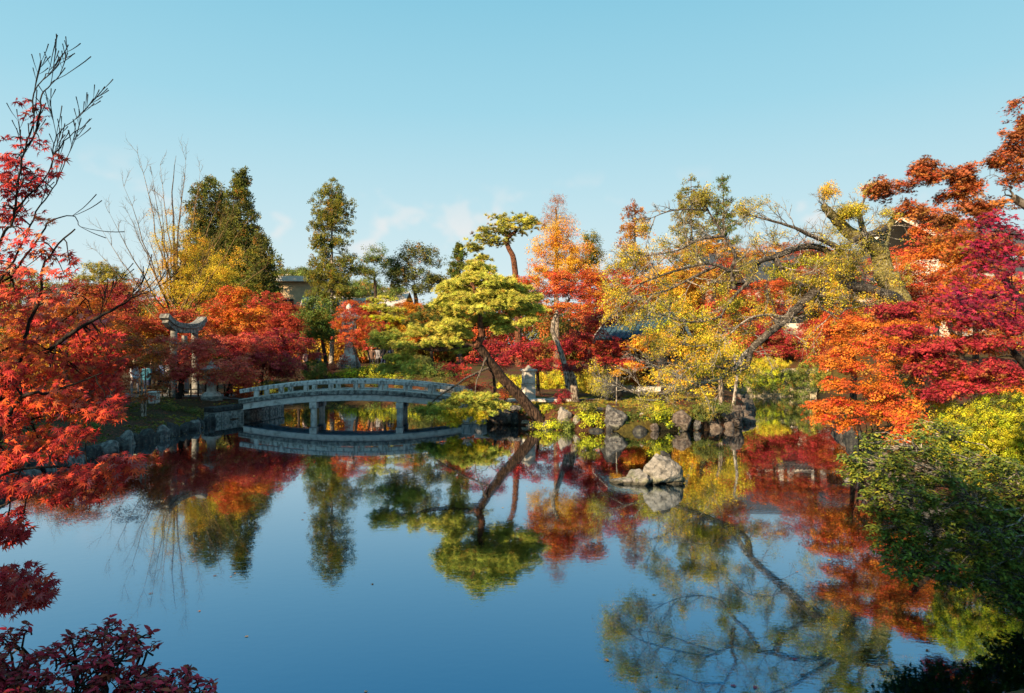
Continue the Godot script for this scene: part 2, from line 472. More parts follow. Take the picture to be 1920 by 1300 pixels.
func scatter(called: String, parent: Node3D, mesh: Mesh, mat: Material, blobs: Array, n: int, size: float, pal: Array, o := {}) -> MultiMeshInstance3D:
	var up: float = o.get("up", 0.7)
	var gate: float = o.get("gate", -0.25)
	var shell: float = o.get("shell", 0.45)
	var freq: float = o.get("freq", 40.0)
	var whole: Array = o.get("whole", [])
	var fill: float = o.get("fill", 0.4)
	var weights := PackedFloat32Array()
	var sum := 0.0
	for b in blobs:
		var r: Vector3 = b[1]
		sum += pow(r.x * r.y * r.z, 0.6)
		weights.append(sum)
	var buf := PackedFloat32Array()
	buf.resize(n * 16)
	var origin := parent.position
	var k := 0
	var tries := 0
	while k < n and tries < n * 4:
		tries += 1
		var b: Array
		if whole.size() and rng.randf() < fill:
			b = whole[rng.randi() % whole.size()]
		else:
			b = blobs[mini(weights.bsearch(rng.randf() * sum), blobs.size() - 1)]
		var d := rv()
		var r := pow(rng.randf(), shell)
		var q: Vector3 = b[1]
		var p: Vector3 = b[0] + Vector3(d.x * q.x, d.y * q.y, d.z * q.z) * r
		if p.y < o.get("floor", 0.02) or noise.get_noise_3d(p.x * freq, p.y * freq * 1.5, p.z * freq) < gate: continue
		var s := size * rng.randf_range(0.65, 1.3)
		var bs := face_basis(Vector3(0, up, 0) + d * (1.0 - up) * 1.2 + rv() * 0.35, rv()) * s
		var c := shade(pal, p)
		p -= origin
		var at := k * 16
		buf[at] = bs.x.x; buf[at + 1] = bs.y.x; buf[at + 2] = bs.z.x; buf[at + 3] = p.x
		buf[at + 4] = bs.x.y; buf[at + 5] = bs.y.y; buf[at + 6] = bs.z.y; buf[at + 7] = p.y
		buf[at + 8] = bs.x.z; buf[at + 9] = bs.y.z; buf[at + 10] = bs.z.z; buf[at + 11] = p.z
		buf[at + 12] = c.r; buf[at + 13] = c.g; buf[at + 14] = c.b; buf[at + 15] = 1.0
		k += 1
	if k < n: buf.resize(k * 16)
	return multi(called, parent, mesh, mat, buf)


func multi(called: String, parent: Node3D, mesh: Mesh, mat: Material, buf: PackedFloat32Array) -> MultiMeshInstance3D:
	var mm := MultiMesh.new()
	mm.transform_format = MultiMesh.TRANSFORM_3D
	mm.use_colors = true
	mm.mesh = mesh
	mm.instance_count = buf.size() / 16
	mm.buffer = buf
	var i := MultiMeshInstance3D.new()
	i.multimesh = mm
	i.material_override = mat
	i.name = called
	i.set_meta("kind", "stuff")
	parent.add_child(i, true)
	return i


func row(buf: PackedFloat32Array, t: Transform3D, c: Color) -> void:
	var b := t.basis
	buf.append_array(PackedFloat32Array([b.x.x, b.y.x, b.z.x, t.origin.x, b.x.y, b.y.y, b.z.y, t.origin.y, b.x.z, b.y.z, b.z.z, t.origin.z, c.r, c.g, c.b, 1.0]))


# ---------------------------------------------------------------- trees
func curve(a: Vector3, b: Vector3, lift: Vector3, segs: int, wob := 0.06) -> PackedVector3Array:
	var out := PackedVector3Array()
	var len := a.distance_to(b)
	for i in segs + 1:
		var t := float(i) / segs
		var p := a.lerp(b, t) + lift * (4.0 * t * (1.0 - t))
		if i > 0 and i < segs: p += rv() * len * wob
		out.append(p)
	return out


func taper(n: int, r0: float, r1: float, power := 1.0) -> PackedFloat32Array:
	var out := PackedFloat32Array()
	for i in n:
		out.append(lerpf(r0, r1, pow(float(i) / (n - 1), power)))
	return out


func smooth_line(pts: Array, per := 4, wob := 0.0) -> PackedVector3Array:
	var out := PackedVector3Array()
	for i in pts.size() - 1:
		var p0: Vector3 = pts[maxi(i - 1, 0)]
		var p1: Vector3 = pts[i]
		var p2: Vector3 = pts[i + 1]
		var p3: Vector3 = pts[mini(i + 2, pts.size() - 1)]
		for k in per:
			var t := float(k) / per
			var p := p1.cubic_interpolate(p2, p0, p3, t)
			if wob > 0 and k > 0: p += rv() * wob
			out.append(p)
	out.append(pts[pts.size() - 1])
	return out


# grows branches from a set of [point, radius] nodes out to the targets; returns the mesh builder and where twigs end
func grow(mb: MB, nodes: Array, targets: Array, rmax: float, rtip: float, origin: Vector3, rise := 0.12, sides := 5) -> void:
	var first: Vector3 = nodes[nodes.size() - 1][0]
	targets.sort_custom(func(a, b): return a.distance_squared_to(first) < b.distance_squared_to(first))
	for t in targets:
		var best := 1e9
		var at := -1
		for k in nodes.size():
			var p: Vector3 = nodes[k][0]
			var d: Vector3 = t - p
			var cost := d.length() + maxf(0.0, -d.y) * 1.5 - float(nodes[k][1]) * 2.0
			if cost < best:
				best = cost; at = k
		var a: Vector3 = nodes[at][0]
		var l := a.distance_to(t)
		if l < 0.05: continue
		var r0 := minf(float(nodes[at][1]) * 0.7, rmax * clampf(l * 0.4, 0.35, 1.0))
		var line := curve(a, t, Vector3(0, l * rise, 0), 5)
		mb.tube(_minus(line, origin), taper(line.size(), r0, rtip), sides, false)
		for i in range(1, line.size()):
			nodes.append([line[i], lerpf(r0, rtip, float(i) / (line.size() - 1))])


func _minus(line: PackedVector3Array, o: Vector3) -> PackedVector3Array:
	var out := PackedVector3Array()
	for p in line: out.append(p - o)
	return out


# a tree: trunk line and crown lobes in pixels at one distance
func tree(called: String, label: String, dist: float, trunk: Array, r: float, lobes: Array, o := {}) -> Node3D:
	var pts := []
	for p in trunk:
		pts.append(pt(p[0], p[1], dist - (p[2] if p.size() > 2 else 0.0)))
	var base: Vector3 = pts[0]
	if o.get("grounded", true):
		base.y = minf(base.y, ground_h(base.x, base.z)) - 0.05
		pts[0] = base
	var t := thing(called, label, o.get("category", "tree"), base, 0.0, o.get("group", ""))
	var bark: Material = M[o.get("bark", "bark")]
	var line := smooth_line(pts, 4, r * 0.12)
	var mb := MB.new()
	var radii := taper(line.size(), r, r * o.get("taper", 0.45), 0.8)
	radii[0] = r * 1.35
	mb.tube(_minus(line, base), radii, o.get("sides", 8))
	commit("trunk", mb, bark, t)
	var nodes := []
	for i in range(int(line.size() * o.get("from", 0.4)), line.size()):
		nodes.append([line[i], radii[i]])
	var blobs := []
	for e in lobes: blobs.append(blob(e, dist))
	var size: float = o.get("size", 0.45)
	var sub := blobs
	if o.get("sub", 1.0) > 0.0:
		sub = subdivide(blobs, o.get("each", 9.0) * 2.2, o.get("flat", 0.3), o.get("pad", 0.75))
	var targets := []
	for b in sub:
		if targets.size() < 110: targets.append(b[0])
	mb = MB.new()
	grow(mb, nodes, targets, r * 0.5, o.get("tip", 0.008), base, o.get("rise", 0.12))
	if mb.idx.size(): commit("branches", mb, M[o.bark2] if o.has("bark2") else bark, t)
	var area := 0.0
	for e in lobes: area += PI * e[2] * e[3]
	var spx := size * F / dist
	var n := int(clampf(area / (spx * spx) * o.get("cover", 5.5) * 2.1, 60, 26000))
	var pal: Array = []
	for k in o.get("pal", ["red"]): pal.append_array(P[k])
	var leaf: String = o.get("leaf", "maple")
	o.whole = blobs
	scatter("crown", t, CL[leaf], M[o.get("mat", "needle" if leaf in ["needles", "cedar"] else "leaf")], sub, n, size, pal, o)
	return t


# ---------------------------------------------------------------- camera, sky, sun
func make_light() -> void:
	var cam := Camera3D.new()
	cam.name = "camera"
	cam.position = Vector3(0, EYE, 0)
	cam.fov = rad_to_deg(2.0 * atan(650.0 / F))
	cam.near = 0.1
	cam.far = 3000.0
	add_child(cam)
	cam.current = true
	var env := Environment.new()
	env.background_mode = Environment.BG_SKY
	env.tonemap_mode = Environment.TONE_MAPPER_LINEAR
	env.tonemap_exposure = SHOT
	env.sdfgi_enabled = true
	env.ssao_enabled = true
	env.ssil_enabled = true
	var sky := Sky.new()
	var pano := PanoramaSkyMaterial.new()
	pano.panorama = make_sky()
	sky.sky_material = pano
	env.sky = sky
	var we := WorldEnvironment.new()
	we.name = "world_environment"
	we.environment = env
	add_child(we)
	var sun := DirectionalLight3D.new()
	sun.name = "sun"
	sun.light_energy = 1.6
	sun.light_color = Color(1.0, 0.87, 0.7)
	sun.light_angular_distance = 0.5
	sun.shadow_enabled = true
	# low afternoon sun behind the viewer's left shoulder
	var to := Vector3(0.64 * cos(deg_to_rad(24)), -sin(deg_to_rad(24)), -0.77 * cos(deg_to_rad(24)))
	sun.look_at_from_position(Vector3.ZERO, to, Vector3.UP)
	add_child(sun)


func make_sky() -> ImageTexture:
	var w := 2048
	var h := 1024
	var im := Image.create_empty(w, h, false, Image.FORMAT_RGBF)
	var f := FastNoiseLite.new()
	f.noise_type = FastNoiseLite.TYPE_SIMPLEX_SMOOTH
	f.seed = 5
	f.frequency = 1.0
	f.fractal_octaves = 5
	# elevation in degrees and linear colour
	var keys := [[0.0, Color(0.74, 0.87, 0.89)], [5.0, Color(0.69, 0.845, 0.88)], [11.0, Color(0.55, 0.78, 0.86)], [19.0, Color(0.36, 0.68, 0.82)], [27.0, Color(0.255, 0.59, 0.76)], [45.0, Color(0.2, 0.5, 0.69)], [90.0, Color(0.16, 0.42, 0.62)]]
	for y in h:
		var el := 90.0 - (y + 0.5) / h * 180.0
		var c: Color = keys[0][1]
		for k in keys.size() - 1:
			if el >= keys[k][0]:
				c = keys[k][1].lerp(keys[k + 1][1], clampf((el - keys[k][0]) / (keys[k + 1][0] - keys[k][0]), 0, 1))
		for x in w:
			var col := c
			if el > 1.0 and el < 24.0:
				var az := (x + 0.5) / w * TAU
				var d := Vector3(cos(az), 0, sin(az)) * 9.0
				var band := clampf((el - 3.0) / 3.0, 0, 1) * clampf((14.5 - el) / 5.0, 0, 1)
				var big := f.get_noise_3d(d.x * 0.5, el * 0.1 + 40.0, d.z * 0.5)
				var v := f.get_noise_3d(d.x, el * 0.22, d.z) + 0.35 * big
				var a := smoothstep(0.16, 0.5, v) * band * 0.75
				# two small puffs low over the trees
				for puff in [[0.12, 10.6, 0.034, 1.5], [-0.165, 10.0, 0.05, 1.4], [-0.085, 9.6, 0.04, 1.2], [-0.3, 10.2, 0.03, 1.6]]:
					var dx: float = (az - PI - puff[0]) / puff[2]
					var dy: float = (el - puff[1]) / puff[3]
					var q := 1.0 - dx * dx - dy * dy + 1.5 * f.get_noise_3d(d.x * 3.2, el * 0.55, d.z * 3.2)
					a = maxf(a, smoothstep(0.2, 1.0, q) * 0.85)
				col = c.lerp(Color(0.86, 0.86, 0.855), a)
			im.set_pixel(x, y, Color(col.r / SHOT, col.g / SHOT, col.b / SHOT))
	return ImageTexture.create_from_image(im)


# ---------------------------------------------------------------- ground and water
# the shore line in metres (x, z), anticlockwise from the viewer's bank
var SHORE := PackedVector2Array([Vector2(-3.0, -4.6), Vector2(0.5, -4.0), Vector2(3.2, -4.6), Vector2(5.3, -5.9), Vector2(6.4, -8.2), Vector2(7.3, -11.5), Vector2(8.7, -15.5), Vector2(10.3, -20), Vector2(12.4, -26), Vector2(16.6, -34), Vector2(19.2, -40), Vector2(19.0, -43), Vector2(14.0, -43), Vector2(13.0, -39), Vector2(11.4, -33), Vector2(9.9, -29.2), Vector2(9.1, -26.9), Vector2(8.3, -25.9), Vector2(6.4, -25.1), Vector2(4.2, -24.9), Vector2(2.4, -25.3), Vector2(1.4, -26.4), Vector2(-0.2, -27.3), Vector2(-1.2, -27.7), Vector2(-1.75, -28.2), Vector2(-1.75, -34), Vector2(-2.6, -44), Vector2(-8, -44.4), Vector2(-14, -43.6), Vector2(-13.6, -38), Vector2(-11.7, -34), Vector2(-11.7, -29.3), Vector2(-12.3, -28.1), Vector2(-12.2, -26.5), Vector2(-11.9, -24), Vector2(-12.1, -21.6), Vector2(-11.8, -18.7), Vector2(-11.5, -16.4), Vector2(-11.3, -14), Vector2(-10.4, -10), Vector2(-8.2, -6.9), Vector2(-5.4, -5.2)])


func shore_distance(x: float, z: float) -> float:
	# metres from the water's edge, positive on land
	var p := Vector2(x, z)
	var best := 1e9
	var m := SHORE.size()
	for i in m:
		var a := SHORE[i]
		var ab := SHORE[(i + 1) % m] - a
		var t := clampf((p - a).dot(ab) / ab.length_squared(), 0, 1)
		best = minf(best, p.distance_squared_to(a + ab * t))
	best = sqrt(best)
	return -best if Geometry2D.is_point_in_polygon(p, SHORE) else best


func ground_h(x: float, z: float) -> float:
	var d := shore_distance(x, z)
	if d < 0: return maxf(-1.0, d * 1.2 - 0.03)
	var top := 0.72
	top += smoothstep(-40, -52, z) * 0.75 + smoothstep(-52, -90, z) * 1.0
	top += smoothstep(4, 12, x) * smoothstep(-23, -14, z) * 0.7
	top += smoothstep(11, 15, x) * smoothstep(-30, -16, z) * 0.8
	top += smoothstep(13, 20, x) * smoothstep(-40, -43.5, z) * 1.2
	top += smoothstep(-12, -5, z) * smoothstep(-13, -5, x) * 0.6
	if x < -10.0: top = lerpf(top, lerpf(0.26, 0.68, smoothstep(0.5, 3.4, d)), smoothstep(-29.8, -28.2, z) * smoothstep(-8.0, -12.0, z))
	var edge := 0.75 if (x < -6 and z > -28) else 0.35
	var h := 0.12 + (top - 0.12) * (1.0 - exp(-d / edge))
	h += noise.get_noise_2d(x * 25, z * 25) * 0.1 * clampf(d, 0, 1)
	# a long wooded slope rises to the left of and behind the viewer
	var a := Vector2(x + 24.0, z - 3.0)
	var along := a.dot(Vector2(-0.85, -0.53))
	var across := a.dot(Vector2(0.53, -0.85))
	var ridge := exp(-across * across / 60.0) * smoothstep(-3.0, 7.0, along)
	if x < -17.0 and z > -24.0: h += 11.0 * ridge * smoothstep(-17.0, -21.0, x) * smoothstep(-24.0, -15.0, z)
	return h


func make_ground() -> void:
	var xs := PackedFloat32Array()
	var zs := PackedFloat32Array()
	var far := [1500.0, 900.0, 500.0, 300.0, 200.0, 140.0, 100.0, 80.0, 65.0, 54.0, 46.0, 40.0, 35.0, 31.0, 28.0, 25.0]
	for v in far: xs.append(-v)
	var x := -23.0
	while x < 24.0:
		xs.append(x); x += 0.5
	for i in far.size(): xs.append(far[far.size() - 1 - i])
	for v in [1500.0, 900.0, 500.0, 300.0, 200.0, 150.0, 120.0, 100.0, 88.0, 78.0, 70.0, 64.0, 59.0, 55.0, 52.0]: zs.append(-v)
	x = -50.0
	while x < 8.0:
		zs.append(x); x += 0.5
	for v in [9.0, 11.0, 13.0, 16.0, 20.0, 25.0, 32.0, 40.0, 60.0, 100.0, 200.0, 500.0]: zs.append(v)
	var mb := MB.new()
	mb.use_c = true
	var nx := xs.size()
	var hs := PackedFloat32Array()
	for z in zs:
		for xx in xs:
			hs.append(ground_h(xx, z))
	for j in zs.size():
		for i in nx:
			var k := j * nx + i
			var l := maxi(i - 1, 0)
			var r := mini(i + 1, nx - 1)
			var u := maxi(j - 1, 0)
			var d := mini(j + 1, zs.size() - 1)
			var nn := Vector3(-(hs[j * nx + r] - hs[j * nx + l]) / (xs[r] - xs[l]), 1, -(hs[d * nx + i] - hs[u * nx + i]) / (zs[d] - zs[u])).normalized()
			var m := clampf(0.5 + 1.4 * noise.get_noise_2d(xs[i] * 22.0, zs[j] * 22.0) + jig(0.15), 0, 1)
			# fallen leaves and bare soil among moss
			var c := Color(0.16, 0.065, 0.03).lerp(Color(0.12, 0.11, 0.02), m * m)
			if xs[i] < -8: c = Color(0.1, 0.045, 0.024).lerp(Color(0.075, 0.075, 0.018), m * 0.8)
			if hs[k] < 0.0: c = Color(0.03, 0.03, 0.02)
			mb.vert(Vector3(xs[i], hs[k], zs[j]), nn, Vector2(xs[i], zs[j]), c)
	for j in zs.size() - 1:
		for i in nx - 1:
			var a := j * nx + i
			mb.idx.append_array(PackedInt32Array([a, a + 1, a + nx, a + 1, a + nx + 1, a + nx]))
	var g := commit("ground", mb, M.soil, self)
	tag(g, "", "", "", "structure")
	var pm := PlaneMesh.new()
	pm.size = Vector2(46, 52)
	var w := part("water", pm, M.water, self, Transform3D(Basis(), Vector3(2, 0, -21)))
	tag(w, "", "", "", "structure")


func sheet(called: String, pts: Array, mat: Material, y_over: float) -> MeshInstance3D:
	# a thin paving sheet that follows the ground
	var mb := MB.new()
	var poly := PackedVector2Array(pts)
	var lo := poly[0]
	var hi := poly[0]
	for p in poly:
		lo = lo.min(p); hi = hi.max(p)
	var step := 0.5
	var z := lo.y
	while z < hi.y:
		var x := lo.x
		while x < hi.x:
			if Geometry2D.is_point_in_polygon(Vector2(x + step / 2, z + step / 2), poly):
				var q := func(a: float, b: float) -> Vector3: return Vector3(a, ground_h(a, b) + y_over, b)
				mb.quad(q.call(x, z), q.call(x + step, z), q.call(x + step, z + step), q.call(x, z + step))
			x += step
		z += step
	var o := commit(called, mb, mat, self)
	tag(o, "", "", "", "structure")
	return o


# ---------------------------------------------------------------- stones
func rock_mesh(size: Vector3, sd: int, sub := 10, rough := 0.1, planes := 16, deep := 0.68, stands := Transform3D(Basis(), Vector3(0, 9, 0))) -> ArrayMesh:
	# a boulder: a ball cut by random planes, then roughened
	var r := RandomNumberGenerator.new()
	r.seed = sd
	var cuts := []
	for i in planes:
		var z := r.randf_range(-1, 1)
		var a := r.randf_range(0, TAU)
		var q := sqrt(1 - z * z)
		cuts.append([Vector3(q * cos(a), z, q * sin(a)), r.randf_range(deep, 0.98)])
	var mb := MB.new()
	mb.use_c = true
	var off := Vector3(sd * 7.3, sd * 3.1, sd * 1.7)
	for face in 6:
		var start := mb.v.size()
		for j in sub + 1:
			for i in sub + 1:
				var u := float(i) / sub * 2 - 1
				var w := float(j) / sub * 2 - 1
				var p: Vector3 = [Vector3(1, w, -u), Vector3(-1, w, u), Vector3(u, 1, -w), Vector3(u, -1, w), Vector3(u, w, 1), Vector3(-u, w, -1)][face]
				p = p.normalized()
				var best := 1.15
				for c in cuts:
					var d: float = p.dot(c[0])
					if d > 0.05: best = minf(best, c[1] / d)
				var nz := noise.get_noise_3dv((p * 38.0) + off) + 0.5 * noise.get_noise_3dv(p * 95.0 + off)
				best *= 1.0 + rough * nz
				# stone is stained dark along the waterline, with a little green above it
				var q := p * best * size * 0.5
				var above: float = (stands * q).y - 0.03 * nz
				var wet := smoothstep(0.1, 0.035, above)
				var moss := smoothstep(0.3, 0.1, above) * clampf(nz * 2.0, 0, 1)
				mb.vert(q, Vector3.ZERO, Vector2(u, w), Color.WHITE.lerp(Color(0.6, 0.7, 0.3), moss * 0.7).lerp(Color(0.22, 0.22, 0.18), wet))
		for j in sub:
			for i in sub:
				var a := start + j * (sub + 1) + i
				mb.idx.append_array(PackedInt32Array([a, a + 1, a + sub + 1, a + 1, a + sub + 2, a + sub + 1]))
	# smooth normals, shared over the seams by direction
	var acc := {}
	for k in range(0, mb.idx.size(), 3):
		var a := mb.v[mb.idx[k]]
		var b := mb.v[mb.idx[k + 1]]
		var c := mb.v[mb.idx[k + 2]]
		var nn := (c - a).cross(b - a)
		if nn.dot(a) < 0:
			nn = -nn
			var sw := mb.idx[k + 1]
			mb.idx[k + 1] = mb.idx[k + 2]
			mb.idx[k + 2] = sw
		for m in 3:
			var key := Vector3i((mb.v[mb.idx[k + m]] * 2000.0).round())
			acc[key] = acc.get(key, Vector3.ZERO) + nn
	for k in mb.v.size():
		mb.n[k] = (acc.get(Vector3i((mb.v[k] * 2000.0).round()), mb.v[k]) as Vector3).normalized()
	return mb.mesh()


func boulder(label: String, at: Vector3, size: Vector3, sd: int, mat: String, turn := 0.0, group := "boulders along the island shore") -> MeshInstance3D:
	var b := Basis(Vector3.UP, turn)
	var o := part("boulder", rock_mesh(size, sd, 16, 0.2, 22, 0.68, Transform3D(b, at)), M[mat], self, Transform3D(b, at))
	tag(o, label, "rock", group)
	return o


func edging(called: String, label: String, line: Array, each: float, hgt: Vector2, mats: Array, sunk := 0.35, wander := 0.12, gaps := 0.0) -> void:
	# a row of rounded edging stones, each its own piece
	var root := thing(called, label, "stone edging", Vector3(line[0].x, 0, line[0].y))
	var shapes := []
	for i in 7:
		shapes.append(rock_mesh(Vector3.ONE, 100 + i + int(each * 100), 7, 0.12, 13))
	for i in line.size() - 1:
		var a: Vector2 = line[i]
		var b: Vector2 = line[i + 1]
		var l := a.distance_to(b)
		var s := rng.randf_range(0, each * 0.3)
		while s < l:
			var p := a.lerp(b, s / l)
			if rng.randf() < gaps:
				s += each * rng.randf_range(0.8, 2.2)
				continue
			var w := each * rng.randf_range(0.65, 1.45)
			var h := rng.randf_range(hgt.x, hgt.y)
			var bs := Basis(Vector3.UP, -(b - a).angle() + jig(0.35)) * Basis(Vector3.RIGHT, jig(0.3)) * Basis.from_scale(Vector3(w * 1.12, h * 1.35, w * rng.randf_range(0.7, 1.1)))
			var at := Vector3(p.x + jig(wander), h * (0.5 - sunk) + jig(0.04), p.y + jig(wander))
			part("stone", shapes[rng.randi() % 7], M[mats[rng.randi() % mats.size()]], root, Transform3D(bs, at - root.position))
			s += w * 0.95


# ---------------------------------------------------------------- bridge
func arch(x: float) -> float:
	# how far the bridge drops from its crown, x from its middle
	return -0.0168 * x * x


func seg_bar(mb: MB, x0: float, x1: float, z: float, deep: float, y: float, tall: float, bevel := 0.02) -> void:
	# one straight stone of the arch from x0 to x1
	var a := Vector3(x0, y + arch(x0), z)
	var b := Vector3(x1, y + arch(x1), z)
	var d := b - a
	mb.box(Transform3D(Basis(Vector3(0, 0, 1), atan2(d.y, d.x)), (a + b) / 2), Vector3(d.length() - 0.012, tall, deep), bevel)


func make_bridge() -> void:
	var root := thing("stone_bridge", "grey arched stone footbridge with post-and-rail parapets crossing the pond", "bridge", Vector3(-6.8, 0, -30.35))
	var half := 5.05
	for side in [1, -1]:
		var z: float = side * 0.62
		# parapet rails in six stones, each a little bent to the arch
		for i in 6:
			var mb := MB.new()
			for k in 2:
				var x0 := -half + (i * 2 + k) * half / 6.0
				seg_bar(mb, x0 - (0.0 if k == 0 else 0.02), x0 + half / 6.0, z, 0.2, 1.57 + jig(0.004), 0.18, 0.025)
			commit("rail", mb, M.granite, root)
		for i in 9:
			var x := -half + 0.72 + i * (2.0 * half - 1.44) / 8.0
			var mb := MB.new()
			mb.box(Transform3D(Basis(), Vector3(x, 1.345 + arch(x), z)), Vector3(0.2, 0.3, 0.17), 0.015)
			commit("post", mb, M.granite, root)
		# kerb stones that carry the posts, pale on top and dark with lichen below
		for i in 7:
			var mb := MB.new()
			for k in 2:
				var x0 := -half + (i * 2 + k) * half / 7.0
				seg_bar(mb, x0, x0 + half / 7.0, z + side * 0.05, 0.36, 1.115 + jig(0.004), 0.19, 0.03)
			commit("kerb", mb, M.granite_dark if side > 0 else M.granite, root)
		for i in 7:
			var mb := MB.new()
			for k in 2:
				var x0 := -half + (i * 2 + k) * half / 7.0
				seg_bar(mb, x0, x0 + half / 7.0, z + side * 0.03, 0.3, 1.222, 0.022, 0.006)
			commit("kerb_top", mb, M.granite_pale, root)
		# girders, three long stones a side
		var cuts := [-half, -2.05, 2.05, half]
		for i in 3:
			var mb := MB.new()
			var n := 5
			for k in n:
				var x0: float = lerpf(cuts[i], cuts[i + 1], float(k) / n)
				var x1: float = lerpf(cuts[i], cuts[i + 1], float(k + 1) / n)
				seg_bar(mb, x0 - 0.012, x1 + 0.012, z + side * 0.01, 0.3, 0.885, 0.27, 0.01)
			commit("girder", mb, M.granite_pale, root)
		for x in [-1.83, 2.06 - 0.14]:
			var mb := MB.new()
			mb.box(Transform3D(Basis(), Vector3(x, 0.6 + arch(x), z)), Vector3(0.31, 0.27, 0.36), 0.015)
			commit("pier_cap", mb, M.granite_pale, root)
			mb = MB.new()
			mb.lathe(Transform3D(Basis(), Vector3(x, -1.0, z)), [Vector2(0, 0), Vector2(0.145, 0), Vector2(0.14, 1.4), Vector2(0, 1.4)], 14)
			commit("pier", mb, M.granite_pale, root)
	for i in 12:
		var mb := MB.new()
		var x0 := -half + i * half / 6.0
		seg_bar(mb, x0, x0 + half / 6.0, 0, 0.92, 1.1, 0.16, 0.01)
		commit("deck_slab", mb, M.granite, root)
	for x in [-1.83, 1.92]:
		var mb := MB.new()
		mb.box(Transform3D(Basis(), Vector3(x, 0.6 + arch(x), 0)), Vector3(0.26, 0.22, 0.86), 0.015)
		commit("cross_beam", mb, M.granite_dark, root)


func ashlar(called: String, label: String, a: Vector2, b: Vector2, y0: float, courses: Array, each: float, deep: float, mat: String, cat := "wall", cap := "") -> Node3D:
	# a wall of squared stones from a to b; every stone is a piece
	var root := thing(called, label, cat, Vector3(a.x, y0, a.y))
	var d := b - a
	var l := d.length()
	var turn := -d.angle()
	var bs := Basis(Vector3.UP, turn)
	var y := 0.0
	for c in courses.size():
		var tall: float = courses[c]
		var s := 0.0
		var k := 0
		while s < l - 0.02:
			var w := minf(each * rng.randf_range(0.75, 1.3), l - s)
			if l - s - w < each * 0.35: w = l - s
			var mb := MB.new()
			mb.box(Transform3D(bs, bs * Vector3(s + w / 2, y + tall / 2, jig(0.012))), Vector3(w - 0.018, tall - 0.016, deep + jig(0.02)), 0.022)
			commit("stone", mb, M[cap] if cap and c == courses.size() - 1 else M[mat], root)
			s += w; k += 1
		y += tall
	return root


func cylinder_between(mb: MB, a: Vector3, b: Vector3, r: float, sides := 8) -> void:
	mb.tube(PackedVector3Array([a, a.lerp(b, 0.5), b]), PackedFloat32Array([r, r, r]), sides)


func make_torii() -> void:
	var at := pt(346, 757, 33)
	at.y = ground_h(at.x, at.z)
	var root := thing("stone_torii", "grey stone torii gate with upturned lintel above the red maples", "torii gate", at, deg_to_rad(86))
	for s in [-1, 1]:
		var mb := MB.new()
		mb.lathe(Transform3D(Basis(Vector3(0, 0, 1), s * 0.03), Vector3(s * 1.0, 0, 0)), [Vector2(0.3, -0.1), Vector2(0.3, 0.1), Vector2(0.24, 0.34), Vector2(0.19, 0.46), Vector2(0.165, 0.55), Vector2(0.15, 3.1)], 18)
		commit("pillar", mb, M.granite_dark, root)
	var mb := MB.new()
	mb.box(Transform3D(Basis(), Vector3(0, 2.45, 0)), Vector3(2.5, 0.22, 0.16), 0.01)
	commit("tie_beam", mb, M.granite_dark, root)
	mb = MB.new()
	mb.box(Transform3D(Basis(), Vector3(0, 2.72, 0)), Vector3(0.3, 0.34, 0.14), 0.01)
	commit("centre_strut", mb, M.granite_dark, root)
	for layer in 2:
		mb = MB.new()
		var n := 12
		for i in n:
			var x0 := -1.6 + 3.2 * i / n
			var x1 := -1.6 + 3.2 * (i + 1) / n
			var lift := func(x: float) -> float: return 0.42 * pow(absf(x) / 1.6, 3.0)
			var y := 3.12 + layer * 0.23
			var a := Vector3(x0 * (1.0 + layer * 0.06), y + lift.call(x0), 0)
			var b := Vector3(x1 * (1.0 + layer * 0.06), y + lift.call(x1), 0)
			var d := b - a
			mb.box(Transform3D(Basis(Vector3(0, 0, 1), atan2(d.y, d.x)), (a + b) / 2), Vector3(d.length() + 0.02, 0.235, 0.3 + layer * 0.16), 0.012)
		commit("lintel" if layer == 0 else "capstone", mb, M.granite_dark, root)


func stone_lantern(label: String, at: Vector3, h: float, wide: float, turn := 0.0) -> void:
	var root := thing("stone_lantern", label, "stone lantern", at, turn, "stone lanterns")
	var s := func(a: Array) -> Array:
		var out := []
		for p in a: out.append(Vector2(p[0] * wide, p[1] * h))
		return out
	var t := Transform3D()
	for d in [["plinth", [[0, -0.02], [0.5, -0.02], [0.5, 0.06], [0.44, 0.1], [0, 0.1]], 6, "granite_dark"], ["base", [[0, 0.1], [0.42, 0.1], [0.4, 0.15], [0.28, 0.2], [0, 0.2]], 12, "granite"], ["shaft", [[0, 0.2], [0.22, 0.2], [0.185, 0.3], [0.18, 0.42], [0.22, 0.5], [0, 0.5]], 14, "granite_pale"], ["platform", [[0, 0.5], [0.26, 0.5], [0.42, 0.56], [0.42, 0.6], [0, 0.6]], 6, "granite"], ["roof", [[0, 0.75], [0.46, 0.755], [0.52, 0.79], [0.34, 0.83], [0.16, 0.89], [0, 0.89]], 6, "granite"], ["finial", [[0, 0.89], [0.08, 0.89], [0.12, 0.93], [0.09, 0.97], [0, 1.0]], 10, "granite"]]:
		var mb := MB.new()
		mb.lathe(t, s.call(d[1]), d[2])
		commit(d[0], mb, M[d[3]], root)
	# the fire box is open on its sides: four corner posts round a dark core
	var mb := MB.new()
	for k in 4:
		var a := TAU * k / 4 + PI / 4
		mb.box(Transform3D(Basis(Vector3.UP, -a), Vector3(cos(a) * 0.27 * wide, 0.675 * h, sin(a) * 0.27 * wide)), Vector3(0.1 * wide, 0.152 * h, 0.1 * wide), 0.005)
	mb.box(Transform3D(Basis(), Vector3(0, 0.675 * h, 0)), Vector3(0.26 * wide, 0.15 * h, 0.26 * wide), 0.005)
	commit("fire_box", mb, M.granite, root)


